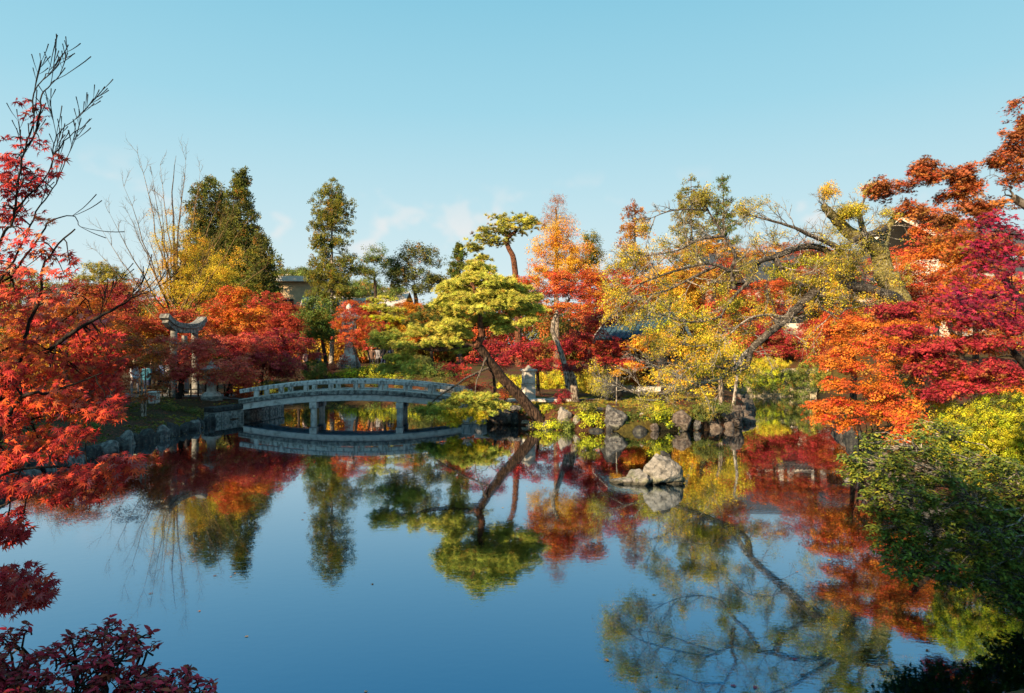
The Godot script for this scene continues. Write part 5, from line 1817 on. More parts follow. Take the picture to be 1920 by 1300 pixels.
func make_banks() -> void:
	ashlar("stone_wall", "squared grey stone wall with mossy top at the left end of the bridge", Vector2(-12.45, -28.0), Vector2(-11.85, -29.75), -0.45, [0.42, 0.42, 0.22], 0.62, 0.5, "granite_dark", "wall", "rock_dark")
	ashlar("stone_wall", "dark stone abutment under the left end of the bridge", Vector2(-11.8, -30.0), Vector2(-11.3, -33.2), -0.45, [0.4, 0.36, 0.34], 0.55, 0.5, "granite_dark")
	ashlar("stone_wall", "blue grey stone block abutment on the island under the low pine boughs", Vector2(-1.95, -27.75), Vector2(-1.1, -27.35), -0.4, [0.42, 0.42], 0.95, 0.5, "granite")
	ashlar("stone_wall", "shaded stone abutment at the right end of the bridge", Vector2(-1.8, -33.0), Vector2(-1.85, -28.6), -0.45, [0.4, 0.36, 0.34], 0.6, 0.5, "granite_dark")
	ashlar("retaining_wall", "cream sunlit stone retaining wall under ivy on the far right bank", Vector2(13.6, -43.0), Vector2(20.5, -42.9), -0.4, [0.62, 0.55, 0.5, 0.45], 0.9, 0.5, "plaster_stone")
	edging("stone_edging", "row of dark rounded stones along the left bank", [Vector2(-12.25, -27.8), Vector2(-12.1, -26.4), Vector2(-11.85, -24), Vector2(-12.05, -21.6), Vector2(-11.75, -18.7), Vector2(-11.45, -16.4), Vector2(-11.2, -14), Vector2(-10.3, -10)], 0.42, Vector2(0.3, 0.55), ["rock_dark", "rock_dark", "rock_dark", "rock_grey"])
	edging("stone_edging", "line of small dark stones along the far shore behind the bridge", [Vector2(-13.9, -43.7), Vector2(-8, -44.35), Vector2(-2.7, -44.0)], 0.5, Vector2(0.35, 0.7), ["rock_dark", "rock_grey", "rock_dark"])
	edging("stone_edging", "stones lining the shore behind the left end of the bridge", [Vector2(-11.8, -34.2), Vector2(-13.5, -38), Vector2(-13.9, -43)], 0.55, Vector2(0.4, 0.7), ["rock_grey", "rock_dark"])
	edging("stone_edging", "half sunk dark stones along the front shore of the island", [Vector2(-0.1, -27.25), Vector2(1.4, -26.35), Vector2(2.4, -25.25), Vector2(4.2, -24.85), Vector2(6.4, -25.05), Vector2(8.3, -25.85), Vector2(9.1, -26.9)], 0.42, Vector2(0.1, 0.42), ["rock_dark", "rock_grey", "rock_brown"], 0.4, 0.25, 0.4)
	edging("stone_edging", "low dark stones along the channel side of the island", [Vector2(9.3, -27.2), Vector2(10.0, -29.2), Vector2(11.5, -33), Vector2(13.1, -39)], 0.5, Vector2(0.3, 0.6), ["rock_dark", "rock_brown"])
	edging("stone_edging", "dark stones along the foot of the right bank below the orange maple", [Vector2(7.4, -11.5), Vector2(8.8, -15.5), Vector2(10.4, -20), Vector2(12.5, -26), Vector2(16.7, -34)], 0.6, Vector2(0.3, 0.6), ["rock_dark", "rock_brown"])
	# the rock that stands in the pond
	var rock := thing("pond_rock", "pale jagged rock standing alone in the open water", "rock", pt(1212, 905, 15.6))
	rock.position.y = 0.0
	for q in [["main_rock", 0.26, 0.2, 0.0, 1.0, 0.86, 0.78, 41, -0.35], ["shoulder_rock", -0.16, 0.06, 0.05, 0.86, 0.56, 0.72, 42, 0.25], ["peak_rock", 0.36, 0.38, -0.06, 0.52, 0.5, 0.46, 46, -0.5], ["tail_rock", -0.56, 0.02, 0.06, 0.56, 0.24, 0.44, 44, 0.1], ["foot_rock", 0.64, 0.05, 0.04, 0.42, 0.34, 0.5, 45, -0.2]]:
		var sits := Transform3D(Basis(Vector3(0, 0, 1), q[8]) * Basis(Vector3.UP, q[7] * 1.3), Vector3(q[1], q[2], q[3]))
		part(q[0], rock_mesh(Vector3(q[4], q[5], q[6]) * 0.94, q[7], 24, 0.2, 15, 0.5, sits), M.rock_pond, rock, sits)
	part("top_stone", rock_mesh(Vector3(0.3, 0.18, 0.26), 8, 9, 0.12), M.rock_dark, rock, Transform3D(Basis(Vector3(0, 0, 1), -0.3), Vector3(0.44, 0.6, -0.02)))
	boulder("small flat pale rock beside the jagged rock in the water", Vector3(pt(1170, 905, 15.7).x, 0.02, -15.55), Vector3(0.62, 0.24, 0.4), 5, "rock_pond", 0.2, "rocks standing in the pond")
	# island shore boulders, left to right
	for b in [
		["brown split boulder beside the blue grey block abutment", 937, 782, 27.2, 0.95, 0.75, 3, "rock_brown", 0.3],
		["slanting dark slab leaning beside the foot of the pine", 966, 787, 26.9, 0.36, 0.72, 14, "rock_dark", 0.2],
		["flat grey stone above the slanting dark slab", 965, 768, 27.6, 0.6, 0.3, 15, "rock_grey", 0.1],
		["pale step stone between the dark slab and the pine foot", 988, 793, 27.0, 0.5, 0.22, 16, "rock_pale", 0.0],
		["second step stone above the waterline step by the pine", 990, 782, 27.3, 0.46, 0.24, 17, "rock_grey", 0.0],
		["pale two peaked boulder right of the round green bush", 1058, 783, 26.0, 0.62, 0.75, 7, "rock_pale", 0.5],
		["grey lichened upright stone at the water right of the pale boulder", 1081, 792, 25.6, 0.34, 0.62, 18, "rock_pale", 0.1],
		["large dark boulder with white lichen at the middle of the island shore", 1152, 786, 25.3, 1.1, 0.9, 9, "rock_grey", 0.7],
		["low mossy brown stone above the dark lichened boulder", 1115, 771, 26.2, 1.1, 0.36, 20, "rock_brown", 0.0],
		["small white stone lying at the waterline below the yellow green bush", 1200, 804, 25.0, 0.36, 0.16, 21, "rock_pale", 0.2],
		["small pale grey stone above the waterline among low leaves", 1203, 780, 25.5, 0.26, 0.24, 22, "rock_pale", 0.0],
		["brown sloping boulder right of the yellow green bush", 1280, 790, 25.2, 0.85, 0.62, 23, "rock_brown", 0.9],
		["small grey stone against the brown sloping boulder", 1307, 797, 25.2, 0.3, 0.34, 24, "rock_grey", 0.0],
		["large dark rounded boulder at the right tip of the island", 1375, 785, 26.3, 0.95, 0.82, 25, "rock_brown", 0.4],
		["dark stone next to the boulder at the island tip", 1345, 795, 26.0, 0.6, 0.4, 26, "rock_dark", 0.4],
		["tall black standing stone behind the island clearing", 1147, 730, 29.5, 1.1, 1.15, 27, "rock_dark", 0.2]]:
		var at := pt(b[1], b[2], b[3])
		boulder(b[0], at, Vector3(b[4], b[5] * 1.15, b[4] * 0.85), b[6], b[7], b[8])
	var post := thing("stone_post", "short squared stone post beside the round bush on the left bank", "stone post", pt(289, 776, 29.0))
	post.position.y = ground_h(post.position.x, post.position.z)
	wall_box(post, "block", Vector3(-0.17, -0.1, -0.17), Vector3(0.17, 0.42, 0.17), M.granite, 0.02)
	wall_box(post, "cap", Vector3(-0.2, 0.423, -0.2), Vector3(0.2, 0.49, 0.2), M.granite_pale, 0.02)
	var lant := pt(396, 762, 30.6)
	lant.y = ground_h(lant.x, lant.z)
	stone_lantern("grey stone lantern under the red maple beside the left end of the bridge", lant, 1.75, 1.0)
	lant = pt(654, 697, 52)
	lant.y = ground_h(lant.x, lant.z)
	stone_lantern("tall pale stone lantern behind the middle of the bridge", lant, 4.9, 1.8)
	bamboo_fence("low bamboo fence between the torii pillars and the stone lantern", pt(330, 752, 31.6), pt(385, 752, 31.8), 5)
	bamboo_fence("low bamboo fence right of the stone lantern near the bridge", pt(408, 752, 31.8), pt(446, 750, 32.6), 4)
	bamboo_fence("low bamboo fence left of the torii behind twin pale trunks", pt(262, 754, 31.4), pt(318, 752, 31.6), 5)
	# stone slabs of the path end on the island
	var slab := thing("stone_slabs", "long pale stone slabs laid as a landing on the island behind the pine", "stone slabs", pt(985, 752, 29.6))
	slab.position.y = ground_h(slab.position.x, slab.position.z) + 0.06
	for i in 4:
		var mb := MB.new()
		mb.box(Transform3D(Basis(Vector3.UP, 0.02), Vector3(-1.7 + i * 1.05, jig(0.01), jig(0.05))), Vector3(1.03, 0.14, 0.5), 0.02)
		commit("slab", mb, M.granite_pale, slab)


func make_far_trees() -> void:
	var cg := "tall cedars beyond the pond"
	conifer("cedar", "broad dark cedar with rounded top, left one of the pair behind the ginkgo", 394, 332, 690, 84, [[0.18, 58], [0.4, 60], [0.62, 46], [0.8, 34], [0.93, 24], [1.0, 9]], {"step": 0.024, "whorl": 6, "bunch": 0.95, "size": 0.85, "each": 9, "miss": 0.04, "pal": ["cedar", "dark"]})
	conifer("cedar", "dark pointed cedar, right one of the pair behind the ginkgo", 450, 318, 690, 82, [[0.16, 68], [0.3, 64], [0.5, 46], [0.7, 30], [0.85, 17], [0.93, 9], [1.0, 3]], {"step": 0.022, "whorl": 6, "bunch": 0.95, "size": 0.85, "each": 9, "miss": 0.04, "pal": ["dark", "cedar"]})
	conifer("cedar", "dark cedar foot filling the right side of the pair behind the ginkgo", 490, 440, 690, 78, [[0.1, 36], [0.45, 34], [0.75, 24], [0.92, 12], [1.0, 3]], {"step": 0.035, "whorl": 6, "bunch": 0.95, "size": 0.85, "each": 9, "pal": ["dark", "cedar"]})
	conifer("cedar", "tall single cedar with bare pale trunk behind the bridge", 622, 336, 698, 60, [[0.3, 8], [0.34, 34], [0.4, 48], [0.5, 44], [0.56, 46], [0.62, 38], [0.7, 42], [0.78, 38], [0.86, 36], [0.93, 30], [0.98, 14], [1.0, 4]], {"step": 0.021, "whorl": 4, "bunch": 0.56, "size": 0.44, "each": 12, "miss": 0.3, "r": 0.22, "bark": "bark_white", "pal": ["cedar"]})
	conifer("cedar", "slim yellow green conifer, left one of the twins behind the old tree", 1296, 330, 690, 72, [[0.4, 34], [0.6, 36], [0.75, 32], [0.88, 24], [1.0, 4]], {"step": 0.028, "whorl": 4, "bunch": 0.6, "size": 0.5, "each": 9, "miss": 0.3, "pal": ["cedar", "olive"]})
	conifer("cedar", "slim yellow green conifer, right one of the twins behind the old tree", 1356, 330, 690, 72, [[0.45, 24], [0.65, 28], [0.85, 20], [1.0, 4]], {"step": 0.03, "whorl": 4, "bunch": 0.55, "size": 0.48, "each": 9, "miss": 0.35, "pal": ["cedar", "green"]})
	conifer("redwood", "thin russet conifer with sparse top between the golden tree and the twin conifers", 1190, 376, 690, 56, [[0.4, 46], [0.6, 44], [0.75, 32], [0.88, 24], [0.97, 14], [1.0, 6]], {"step": 0.03, "whorl": 4, "bunch": 0.5, "size": 0.36, "each": 9, "miss": 0.3, "pal": ["brown", "gold"], "bark": "bark_pale", "droop": 0.05, "group": "none"})
	conifer("young_pine", "small bright green pine between the round dark tree and the leaning pine", 861, 462, 690, 60, [[0.45, 24], [0.7, 20], [0.9, 9], [1.0, 2]], {"step": 0.04, "whorl": 4, "bunch": 0.5, "size": 0.5, "each": 12, "droop": 0.35, "pal": ["green", "pinegreen"], "group": "none"})
	var bg := "trees growing behind the far bank"
	tree("dark_tree", "dark green umbrella shaped tree right of the tall cedar", 65, [[786, 690], [783, 600], [780, 560], [776, 535]], 0.32, [[782, 474, 46, 12], [805, 488, 34, 14], [752, 494, 30, 14], [770, 510, 40, 14], [812, 526, 24, 9], [748, 526, 28, 13], [790, 540, 24, 10], [740, 512, 18, 12]], {"leaf": "broad", "pal": ["dark"], "size": 0.55, "flat": 0.45, "pad": 0.9, "cover": 6.0, "gate": -0.1, "group": bg, "bark": "bark_dark"})
	tree("green_tree", "airy grey green tree between the tall cedar and the umbrella shaped tree", 72, [[704, 690], [704, 560], [702, 520]], 0.25, [[705, 474, 26, 14], [690, 492, 24, 16], [722, 490, 16, 14], [700, 515, 28, 14], [680, 510, 14, 12]], {"leaf": "broad", "pal": ["green"], "size": 0.5, "flat": 0.5, "pad": 0.8, "cover": 3.4, "gate": 0.0, "group": bg})
	tree("red_pine", "flat topped pine with red trunk leaning above the leaning pine", 55, [[974, 690], [966, 510], [956, 470], [950, 452], [968, 432]], 0.3, [[978, 414, 34, 12], [950, 412, 34, 12], [1000, 424, 26, 12], [925, 432, 36, 12], [902, 448, 34, 11], [886, 466, 24, 9], [930, 454, 30, 10], [960, 434, 34, 12], [886, 494, 12, 4], [905, 484, 10, 4]], {"leaf": "needles", "pal": ["pinegreen", "pine"], "size": 0.5, "flat": 0.5, "pad": 0.6, "cover": 6, "up": 0.75, "bark": "bark_red", "group": bg, "from": 0.6, "taper": 0.5})
	tree("golden_tree", "golden orange tree with twiggy top beside the red trunked pine", 50, [[1046, 690], [1044, 560], [1044, 480], [1042, 420]], 0.2, [[1045, 440, 40, 34], [1025, 475, 40, 36], [1075, 470, 44, 34], [1050, 510, 50, 30], [1085, 500, 34, 26], [1015, 520, 34, 24]], {"leaf": "sparse", "pal": ["gold", "gold", "orange"], "size": 0.4, "flat": 0.7, "pad": 0.7, "cover": 7.5, "up": 0.3, "gate": -0.05, "bark": "bark_pale", "group": bg})
	tree("golden_tree", "sparse twiggy reddish crown rising above the golden orange tree", 51, [[1040, 690], [1042, 470], [1044, 420], [1042, 390]], 0.12, [[1042, 400, 30, 26], [1030, 420, 30, 20], [1062, 415, 26, 24], [1045, 376, 18, 12]], {"leaf": "sparse", "pal": ["brown", "gold"], "size": 0.26, "flat": 1.2, "pad": 0.5, "cover": 2.2, "up": 0.2, "rise": 0.02, "bark": "twig_gold", "group": bg})
	tree("olive_tree", "olive green tree just right of the golden orange tree", 56, [[1106, 690], [1106, 500]], 0.2, [[1108, 455, 20, 22], [1114, 480, 18, 24], [1102, 500, 24, 20]], {"leaf": "broad", "pal": ["olive", "dark"], "size": 0.45, "flat": 0.6, "pad": 0.7, "cover": 4, "group": bg})
	# the mixed wood that closes the view behind the garden
	var far := [[30, 520, "olive", "pale olive treetop at the far left behind the near maple"], [110, 560, "brown", "dull brown tree far behind the near maple"], [190, 512, "olive", "thin pale treetop left of the ginkgo"], [250, 545, "russet", "russet treetop left of the ginkgo foot"], [560, 600, "green", "green tree under the beige building"], [690, 585, "orange", "orange treetop right of the cedar trunk"], [760, 590, "gold", "golden treetop below the umbrella shaped tree"], [830, 580, "olive", "olive treetop left of the leaning pine crown"], [1130, 560, "redorange", "orange red treetop below the olive tree"], [1190, 530, "orange", "orange treetop under the russet conifer"], [1250, 520, "gold", "pale gold treetop left of the twin conifers"], [1320, 520, "russet", "russet treetop beneath the twin conifers"], [1390, 560, "red", "red treetop in front of the white temple wall"], [1570, 590, "orange", "orange treetop behind the arching limb"], [1660, 520, "russet", "russet treetop behind the old trunk"], [1800, 520, "orange", "orange treetop under the temple gable"], [1890, 540, "russet", "russet treetop at the far right behind the magenta maple"], [1440, 620, "olive", "olive tree above the far right wall"]]
	for i in far.size():
		var f: Array = far[i]
		var d := 62.0 + (i * 7) % 16 if f[0] < 900 else 48.0 + (i * 5) % 8
		if f[0] == 1390 or f[0] == 1440: d = 47.0
		var x: float = f[0]
		var y: float = f[1]
		tree("background_tree", f[3], d, [[x, 690], [x + jig(8), y + 40], [x + jig(10), y + 10]], 0.2, [[x, y, 38, 24], [x - 32, y + 24, 36, 24], [x + 34, y + 20, 36, 26], [x, y + 45, 55, 28], [x + jig(20), y + 75, 60, 26]], {"leaf": "small" if f[2] in ["olive", "green", "gold"] else "maple", "pal": [f[2]], "size": 0.6, "flat": 0.5, "pad": 1.1, "cover": 4.0, "gate": -0.1, "each": 7, "group": bg})


func make_wood() -> void:
	# the mixed autumn wood that closes the view, one mass behind the single trees
	var root := thing("wood", "", "", Vector3.ZERO)
	tag(root, "mixed autumn wood closing the view behind the garden", "", "", "stuff")
	var pals := ["russet", "dark", "orange", "red", "olive", "gold", "green", "redorange", "dark"]
	for k in pals.size():
		var blobs := []
		for i in 26:
			var x := rng.randf_range(-80, 2000)
			if x > 525 and x < 580: continue
			var y := 585.0 + jig(14.0) + 12.0 * sin(x * 0.011 + 1.0)
			if x > 1250 and x < 1900: y -= 30.0
			var d := 70.0 + jig(8)
			for q in 4:
				blobs.append([pt(x + jig(40), y + 16.0 + q * 24.0, d + jig(2)), Vector3(2.4, 1.3, 2.2) * rng.randf_range(0.7, 1.3)])
		scatter("woods", root, CL.small if k % 2 else CL.maple, M.leaf, blobs, 3200, 0.9, P[pals[k]], {"up": 0.4, "gate": -0.4, "freq": 25.0})


func make_left_trees() -> void:
	var d := 30.5
	tree("maple_tree", "red orange maple beside the torii with dark trunk at the water", d, [[326, 786], [334, 750], [341, 710], [338, 690]], 0.17, [[345, 668, 44, 24], [390, 660, 50, 26], [330, 692, 36, 22], [375, 695, 54, 24], [430, 688, 50, 22], [455, 706, 34, 18], [405, 708, 44, 12], [330, 706, 22, 9], [365, 648, 30, 14], [312, 642, 26, 13], [300, 660, 24, 13]], {"pal": ["brightred", "brightred", "redorange"], "size": 0.36, "pad": 0.5, "bark": "bark_dark", "group": MAPLES, "cover": 5})
	tree("maple_tree", "small red maple with two dark stems behind the stone lantern", 32, [[424, 762], [426, 735], [432, 715]], 0.1, [[440, 712, 34, 18], [462, 722, 22, 14], [452, 738, 24, 14]], {"pal": ["brightred", "redorange"], "size": 0.36, "pad": 0.45, "bark": "bark_dark", "group": MAPLES})
	tree("maple_tree", "slender brownish maple with twin pale trunks left of the torii", 26, [[268, 806], [266, 750], [264, 700]], 0.06, [[280, 690, 34, 16], [300, 725, 30, 9], [262, 745, 30, 9], [285, 665, 40, 18], [248, 640, 34, 18], [290, 705, 26, 8]], {"pal": ["brown", "russet"], "size": 0.34, "pad": 0.4, "flat": 0.22, "bark": "bark_white", "group": MAPLES, "cover": 3.5})
	tree("maple_tree", "second slender trunk of pale bark beside the brownish maple", 26.2, [[271, 806], [273, 750], [272, 690]], 0.05, [[285, 675, 26, 12], [300, 650, 30, 12]], {"pal": ["brown", "orange"], "size": 0.34, "pad": 0.4, "flat": 0.22, "bark": "bark_white", "group": MAPLES, "cover": 3})
	tree("maple_tree", "deep red maple mass behind the torii capstone", 37, [[300, 740], [305, 690], [310, 650]], 0.16, [[290, 610, 50, 26], [340, 600, 50, 24], [370, 625, 40, 20], [260, 640, 44, 26], [310, 645, 44, 24], [230, 600, 36, 24]], {"pal": ["red", "russet"], "size": 0.4, "pad": 0.65, "group": MAPLES})
	tree("maple_tree", "orange and red maple rising behind the torii to the right", 40, [[440, 740], [445, 680], [440, 620]], 0.18, [[440, 555, 36, 20], [420, 580, 44, 24], [465, 590, 46, 26], [430, 615, 50, 26], [400, 605, 34, 22], [480, 620, 40, 24]], {"pal": ["orange", "redorange"], "size": 0.42, "pad": 0.65, "group": MAPLES})
	tree("maple_tree", "dark crimson maple leaning over the left end of the bridge", 37, [[486, 745], [490, 700], [500, 660]], 0.15, [[500, 640, 56, 26], [540, 640, 40, 26], [470, 660, 44, 24], [525, 670, 50, 26], [500, 695, 50, 18], [545, 695, 34, 18]], {"pal": ["crimson", "maroon", "red"], "size": 0.42, "pad": 0.6, "group": MAPLES})
	tree("maple_tree", "scarlet maple left of the round green broadleaf tree", 46, [[520, 730], [522, 660], [520, 620]], 0.16, [[500, 565, 44, 20], [530, 590, 36, 24], [490, 600, 40, 24], [545, 615, 26, 24], [515, 620, 44, 20]], {"pal": ["red", "redorange"], "size": 0.46, "pad": 0.75, "group": MAPLES})
	tree("maple_tree", "magenta red branch above the visitors left of the cedar trunk", 45, [[575, 720], [578, 680], [580, 660]], 0.1, [[578, 645, 28, 14], [556, 655, 24, 12], [590, 665, 16, 8]], {"pal": ["crimson", "red"], "size": 0.4, "pad": 0.5, "group": MAPLES})
	tree("maple_tree", "red and orange maple behind the near maple, farther back", 34, [[120, 770], [122, 700], [125, 640]], 0.17, [[110, 590, 54, 26], [160, 575, 50, 24], [60, 600, 50, 30], [190, 610, 44, 28], [130, 630, 60, 30], [40, 645, 50, 34]], {"pal": ["russet", "orange", "red"], "size": 0.42, "pad": 0.65, "group": MAPLES})
	tree("maple_tree", "crimson treetop between the near maple and the ginkgo", 48, [[200, 730], [200, 640], [202, 580]], 0.16, [[205, 540, 36, 16], [180, 560, 40, 20], [235, 560, 34, 20], [210, 585, 50, 22], [150, 540, 30, 16]], {"pal": ["crimson", "russet"], "size": 0.46, "pad": 0.75, "group": MAPLES})
	tree("maple_tree", "yellow and orange leaves low on the far left bank", 38, [[60, 780], [62, 720]], 0.12, [[70, 690, 40, 24], [110, 700, 36, 24], [30, 700, 40, 24]], {"pal": ["gold", "orange"], "size": 0.42, "pad": 0.6, "group": MAPLES})
	tree("maple_tree", "red maple with low boughs directly behind the torii pillars", 36, [[345, 745], [346, 700], [345, 670]], 0.13, [[300, 680, 40, 20], [350, 670, 44, 20], [390, 650, 40, 18], [270, 665, 34, 18], [320, 655, 44, 18]], {"pal": ["brightred", "russet"], "size": 0.38, "pad": 0.5, "group": MAPLES})
	tree("maple_tree", "scarlet maple low over the left bank behind the near maple", 27, [[190, 800], [186, 750], [190, 700]], 0.12, [[200, 690, 50, 22], [160, 700, 44, 22], [225, 715, 40, 16], [180, 735, 50, 18], [140, 735, 40, 18], [240, 680, 34, 16]], {"pal": ["red", "redorange"], "size": 0.34, "pad": 0.42, "group": MAPLES})
	tree("maple_tree", "dark red maple farther left over the mossy bank", 24, [[90, 830], [92, 770], [96, 720]], 0.12, [[90, 720, 60, 26], [50, 740, 50, 24], [130, 750, 44, 20], [30, 710, 40, 26], [90, 765, 50, 16]], {"pal": ["mixedred", "crimson"], "size": 0.32, "pad": 0.4, "group": MAPLES})
	tree("maple_tree", "coral red maple spreading above the left end of the bridge", 34, [[470, 750], [468, 720], [462, 690]], 0.12, [[460, 670, 50, 18], [500, 665, 44, 18], [430, 650, 44, 18], [540, 680, 30, 14], [480, 640, 50, 18], [410, 640, 40, 16]], {"pal": ["brightred", "crimson"], "size": 0.36, "pad": 0.5, "group": MAPLES})
	tree("maple_tree", "scarlet maple hiding the foot of the beige building", 56, [[560, 705], [560, 640], [562, 590]], 0.15, [[545, 580, 34, 14], [580, 590, 30, 14], [560, 605, 40, 18], [530, 600, 26, 16]], {"pal": ["brightred", "russet"], "size": 0.46, "pad": 0.6, "group": MAPLES})
	tree("maple_tree", "orange maple between the cedar trunk and the layered pine", 57, [[665, 705], [666, 640], [668, 590]], 0.15, [[660, 575, 30, 12], [690, 580, 30, 14], [670, 598, 36, 16], [700, 600, 26, 14]], {"pal": ["orange", "redorange"], "size": 0.46, "pad": 0.6, "group": MAPLES})
	# pale bare bush among the reds
	var a := pt(95, 720, 36)
	a.y = ground_h(a.x, a.z)
	var t := thing("bare_shrub", "pale bare twiggy shrub among the red leaves at far left", "shrub", a)
	var mb := MB.new()
	var ends := []
	for i in 16:
		var from := pt(92 + jig(14), 640, 35.5)
		if i == 0: mb.tube(_minus(smooth_line([a, pt(94, 640, 35.6)], 4, 0.03), a), taper(5, 0.08, 0.05), 6)
		twig_spray(mb, from, (Vector3(jig(1.0), rng.randf_range(0.4, 1.1), jig(0.7))).normalized(), rng.randf_range(1.4, 2.4), 0.03, 2, a, ends, 0.6)
	commit("branches", mb, M.bark_white, t)


func make_centre_trees() -> void:
	tree("broadleaf_tree", "round glossy green broadleaf tree left of the cedar trunk", 50, [[612, 705], [608, 660], [600, 620]], 0.2, [[598, 575, 34, 16], [580, 595, 26, 20], [618, 595, 24, 20], [598, 615, 36, 20], [580, 630, 20, 14], [615, 625, 18, 14]], {"leaf": "broad", "pal": ["green"], "size": 0.42, "flat": 0.6, "pad": 0.6, "cover": 6, "bark": "bark_dark", "mat": "leaf_glossy"})
	tree("maple_tree", "thin coral red maple in front of the tall stone lantern", 46, [[672, 705], [668, 670], [660, 640], [664, 600]], 0.09, [[660, 620, 26, 16], [690, 615, 22, 18], [650, 650, 28, 14], [690, 645, 20, 16], [668, 590, 24, 14], [640, 672, 18, 10], [710, 610, 14, 14], [626, 690, 26, 10], [648, 588, 26, 12], [636, 608, 20, 14], [655, 632, 26, 14]], {"pal": ["redorange", "red"], "size": 0.34, "pad": 0.4, "cover": 2.6, "bark": "bark_grey", "group": MAPLES})
	tree("maple_tree", "small maple with red top right of the tall stone lantern", 47, [[700, 705], [690, 660], [686, 640]], 0.08, [[700, 622, 20, 14], [680, 600, 24, 14], [688, 650, 18, 8]], {"pal": ["red", "orange"], "size": 0.34, "pad": 0.4, "cover": 2.6, "bark": "bark_grey", "group": MAPLES})
	tree("layered_pine", "layered yellow green pine behind the tall stone lantern", 55, [[720, 705], [722, 640], [722, 570]], 0.16, [[718, 562, 28, 6], [706, 577, 30, 6], [736, 582, 26, 6], [716, 597, 36, 7], [745, 600, 18, 6], [716, 614, 30, 6]], {"leaf": "needles", "pal": ["lime", "pine"], "size": 0.42, "flat": 0.4, "pad": 0.5, "cover": 8, "bark": "bark_red", "up": 0.75})
	tree("dark_pine", "dark pine with bent limbs left of the leaning pine crown", 52, [[812, 705], [808, 650], [800, 610]], 0.16, [[810, 580, 26, 8], [790, 595, 26, 8], [825, 600, 22, 8], [800, 615, 32, 8], [770, 608, 18, 7]], {"leaf": "needles", "pal": ["pinegreen", "dark"], "size": 0.42, "flat": 0.5, "pad": 0.5, "cover": 6, "bark": "bark_dark", "up": 0.7})
	tree("maple_tree", "golden orange maple between the two layered pines", 56, [[765, 705], [766, 640], [768, 600]], 0.14, [[768, 575, 30, 18], [760, 605, 30, 18], [775, 625, 34, 18], [742, 640, 26, 16]], {"pal": ["gold", "orange"], "size": 0.42, "pad": 0.6, "group": MAPLES})
	tree("dark_tree", "dull dark green tree filling behind the golden orange maple", 60, [[748, 705], [748, 640]], 0.16, [[745, 600, 34, 30], [790, 640, 34, 24], [700, 650, 40, 22], [735, 660, 50, 20]], {"leaf": "broad", "pal": ["dark", "olive"], "size": 0.5, "pad": 0.8, "cover": 5})
	# island maples
	tree("maple_tree", "orange maple with bent pale trunk right of the leaning pine", 31, [[1070, 742], [1062, 700], [1048, 650], [1036, 620], [1045, 585], [1068, 562]], 0.16, [[1040, 540, 54, 18], [1000, 550, 44, 20], [1085, 545, 48, 20], [1020, 575, 46, 18], [1075, 580, 44, 16], [985, 530, 34, 14], [1110, 520, 30, 18], [1050, 515, 34, 12]], {"pal": ["orange", "redorange"], "size": 0.36, "pad": 0.5, "bark": "bark_white", "group": MAPLES})
	tree("maple_tree", "crimson maple low behind the bent pale trunk", 33, [[1010, 745], [1008, 700], [1005, 680]], 0.12, [[1000, 655, 44, 18], [1045, 650, 44, 20], [970, 660, 34, 18], [1085, 640, 40, 22], [1025, 685, 44, 14], [1075, 690, 34, 14]], {"pal": ["crimson", "red"], "size": 0.36, "pad": 0.5, "group": MAPLES})
	tree("maple_tree", "bright scarlet maple beside the blue grey shrine roof", 34, [[1120, 745], [1125, 700], [1130, 660]], 0.12, [[1125, 600, 44, 20], [1160, 590, 34, 20], [1105, 630, 40, 20], [1150, 650, 40, 18], [1165, 680, 30, 14], [1120, 670, 40, 18]], {"pal": ["crimson", "red"], "size": 0.36, "pad": 0.5, "group": MAPLES})
	tree("maple_tree", "vermilion maple spread above the scarlet maple", 38, [[1150, 740], [1150, 640], [1150, 560]], 0.16, [[1150, 525, 50, 22], [1190, 545, 46, 22], [1110, 545, 40, 22], [1160, 565, 54, 20], [1215, 575, 36, 20]], {"pal": ["redorange", "red"], "size": 0.4, "pad": 0.6, "group": MAPLES})
	tree("maple_tree", "crimson leaves under the long branch of the leaning pine", 30, [[930, 745], [925, 705], [915, 690]], 0.09, [[905, 655, 34, 16], [880, 680, 34, 14], [930, 650, 30, 16], [870, 705, 26, 10], [895, 725, 26, 10], [845, 690, 24, 10], [940, 680, 24, 14]], {"pal": ["crimson", "red"], "size": 0.34, "pad": 0.42, "group": MAPLES, "cover": 4})
	tree("maple_tree", "golden orange maple in front of the wooden shrine", 32, [[1252, 760], [1246, 720], [1240, 670], [1230, 650]], 0.16, [[1200, 650, 34, 16], [1185, 690, 30, 12], [1215, 630, 34, 14], [1190, 715, 26, 10], [1240, 640, 30, 16]], {"pal": ["gold", "orange"], "size": 0.36, "pad": 0.45, "bark": "bark_dark", "group": MAPLES, "cover": 4})
	tree("yellow_tree", "pale yellow leaved tree with dark trunk on the island", 28.5, [[1243, 766], [1247, 700], [1240, 660], [1225, 640]], 0.19, [[1290, 660, 40, 22], [1330, 680, 36, 20], [1280, 700, 40, 18], [1340, 650, 34, 20], [1250, 640, 30, 20], [1370, 690, 26, 20], [1310, 715, 40, 14], [1240, 700, 30, 14]], {"leaf": "sparse", "pal": ["yellow", "gold"], "size": 0.34, "flat": 0.6, "pad": 0.5, "cover": 6.1, "bark": "bark_dark", "up": 0.3, "gate": 0.0})
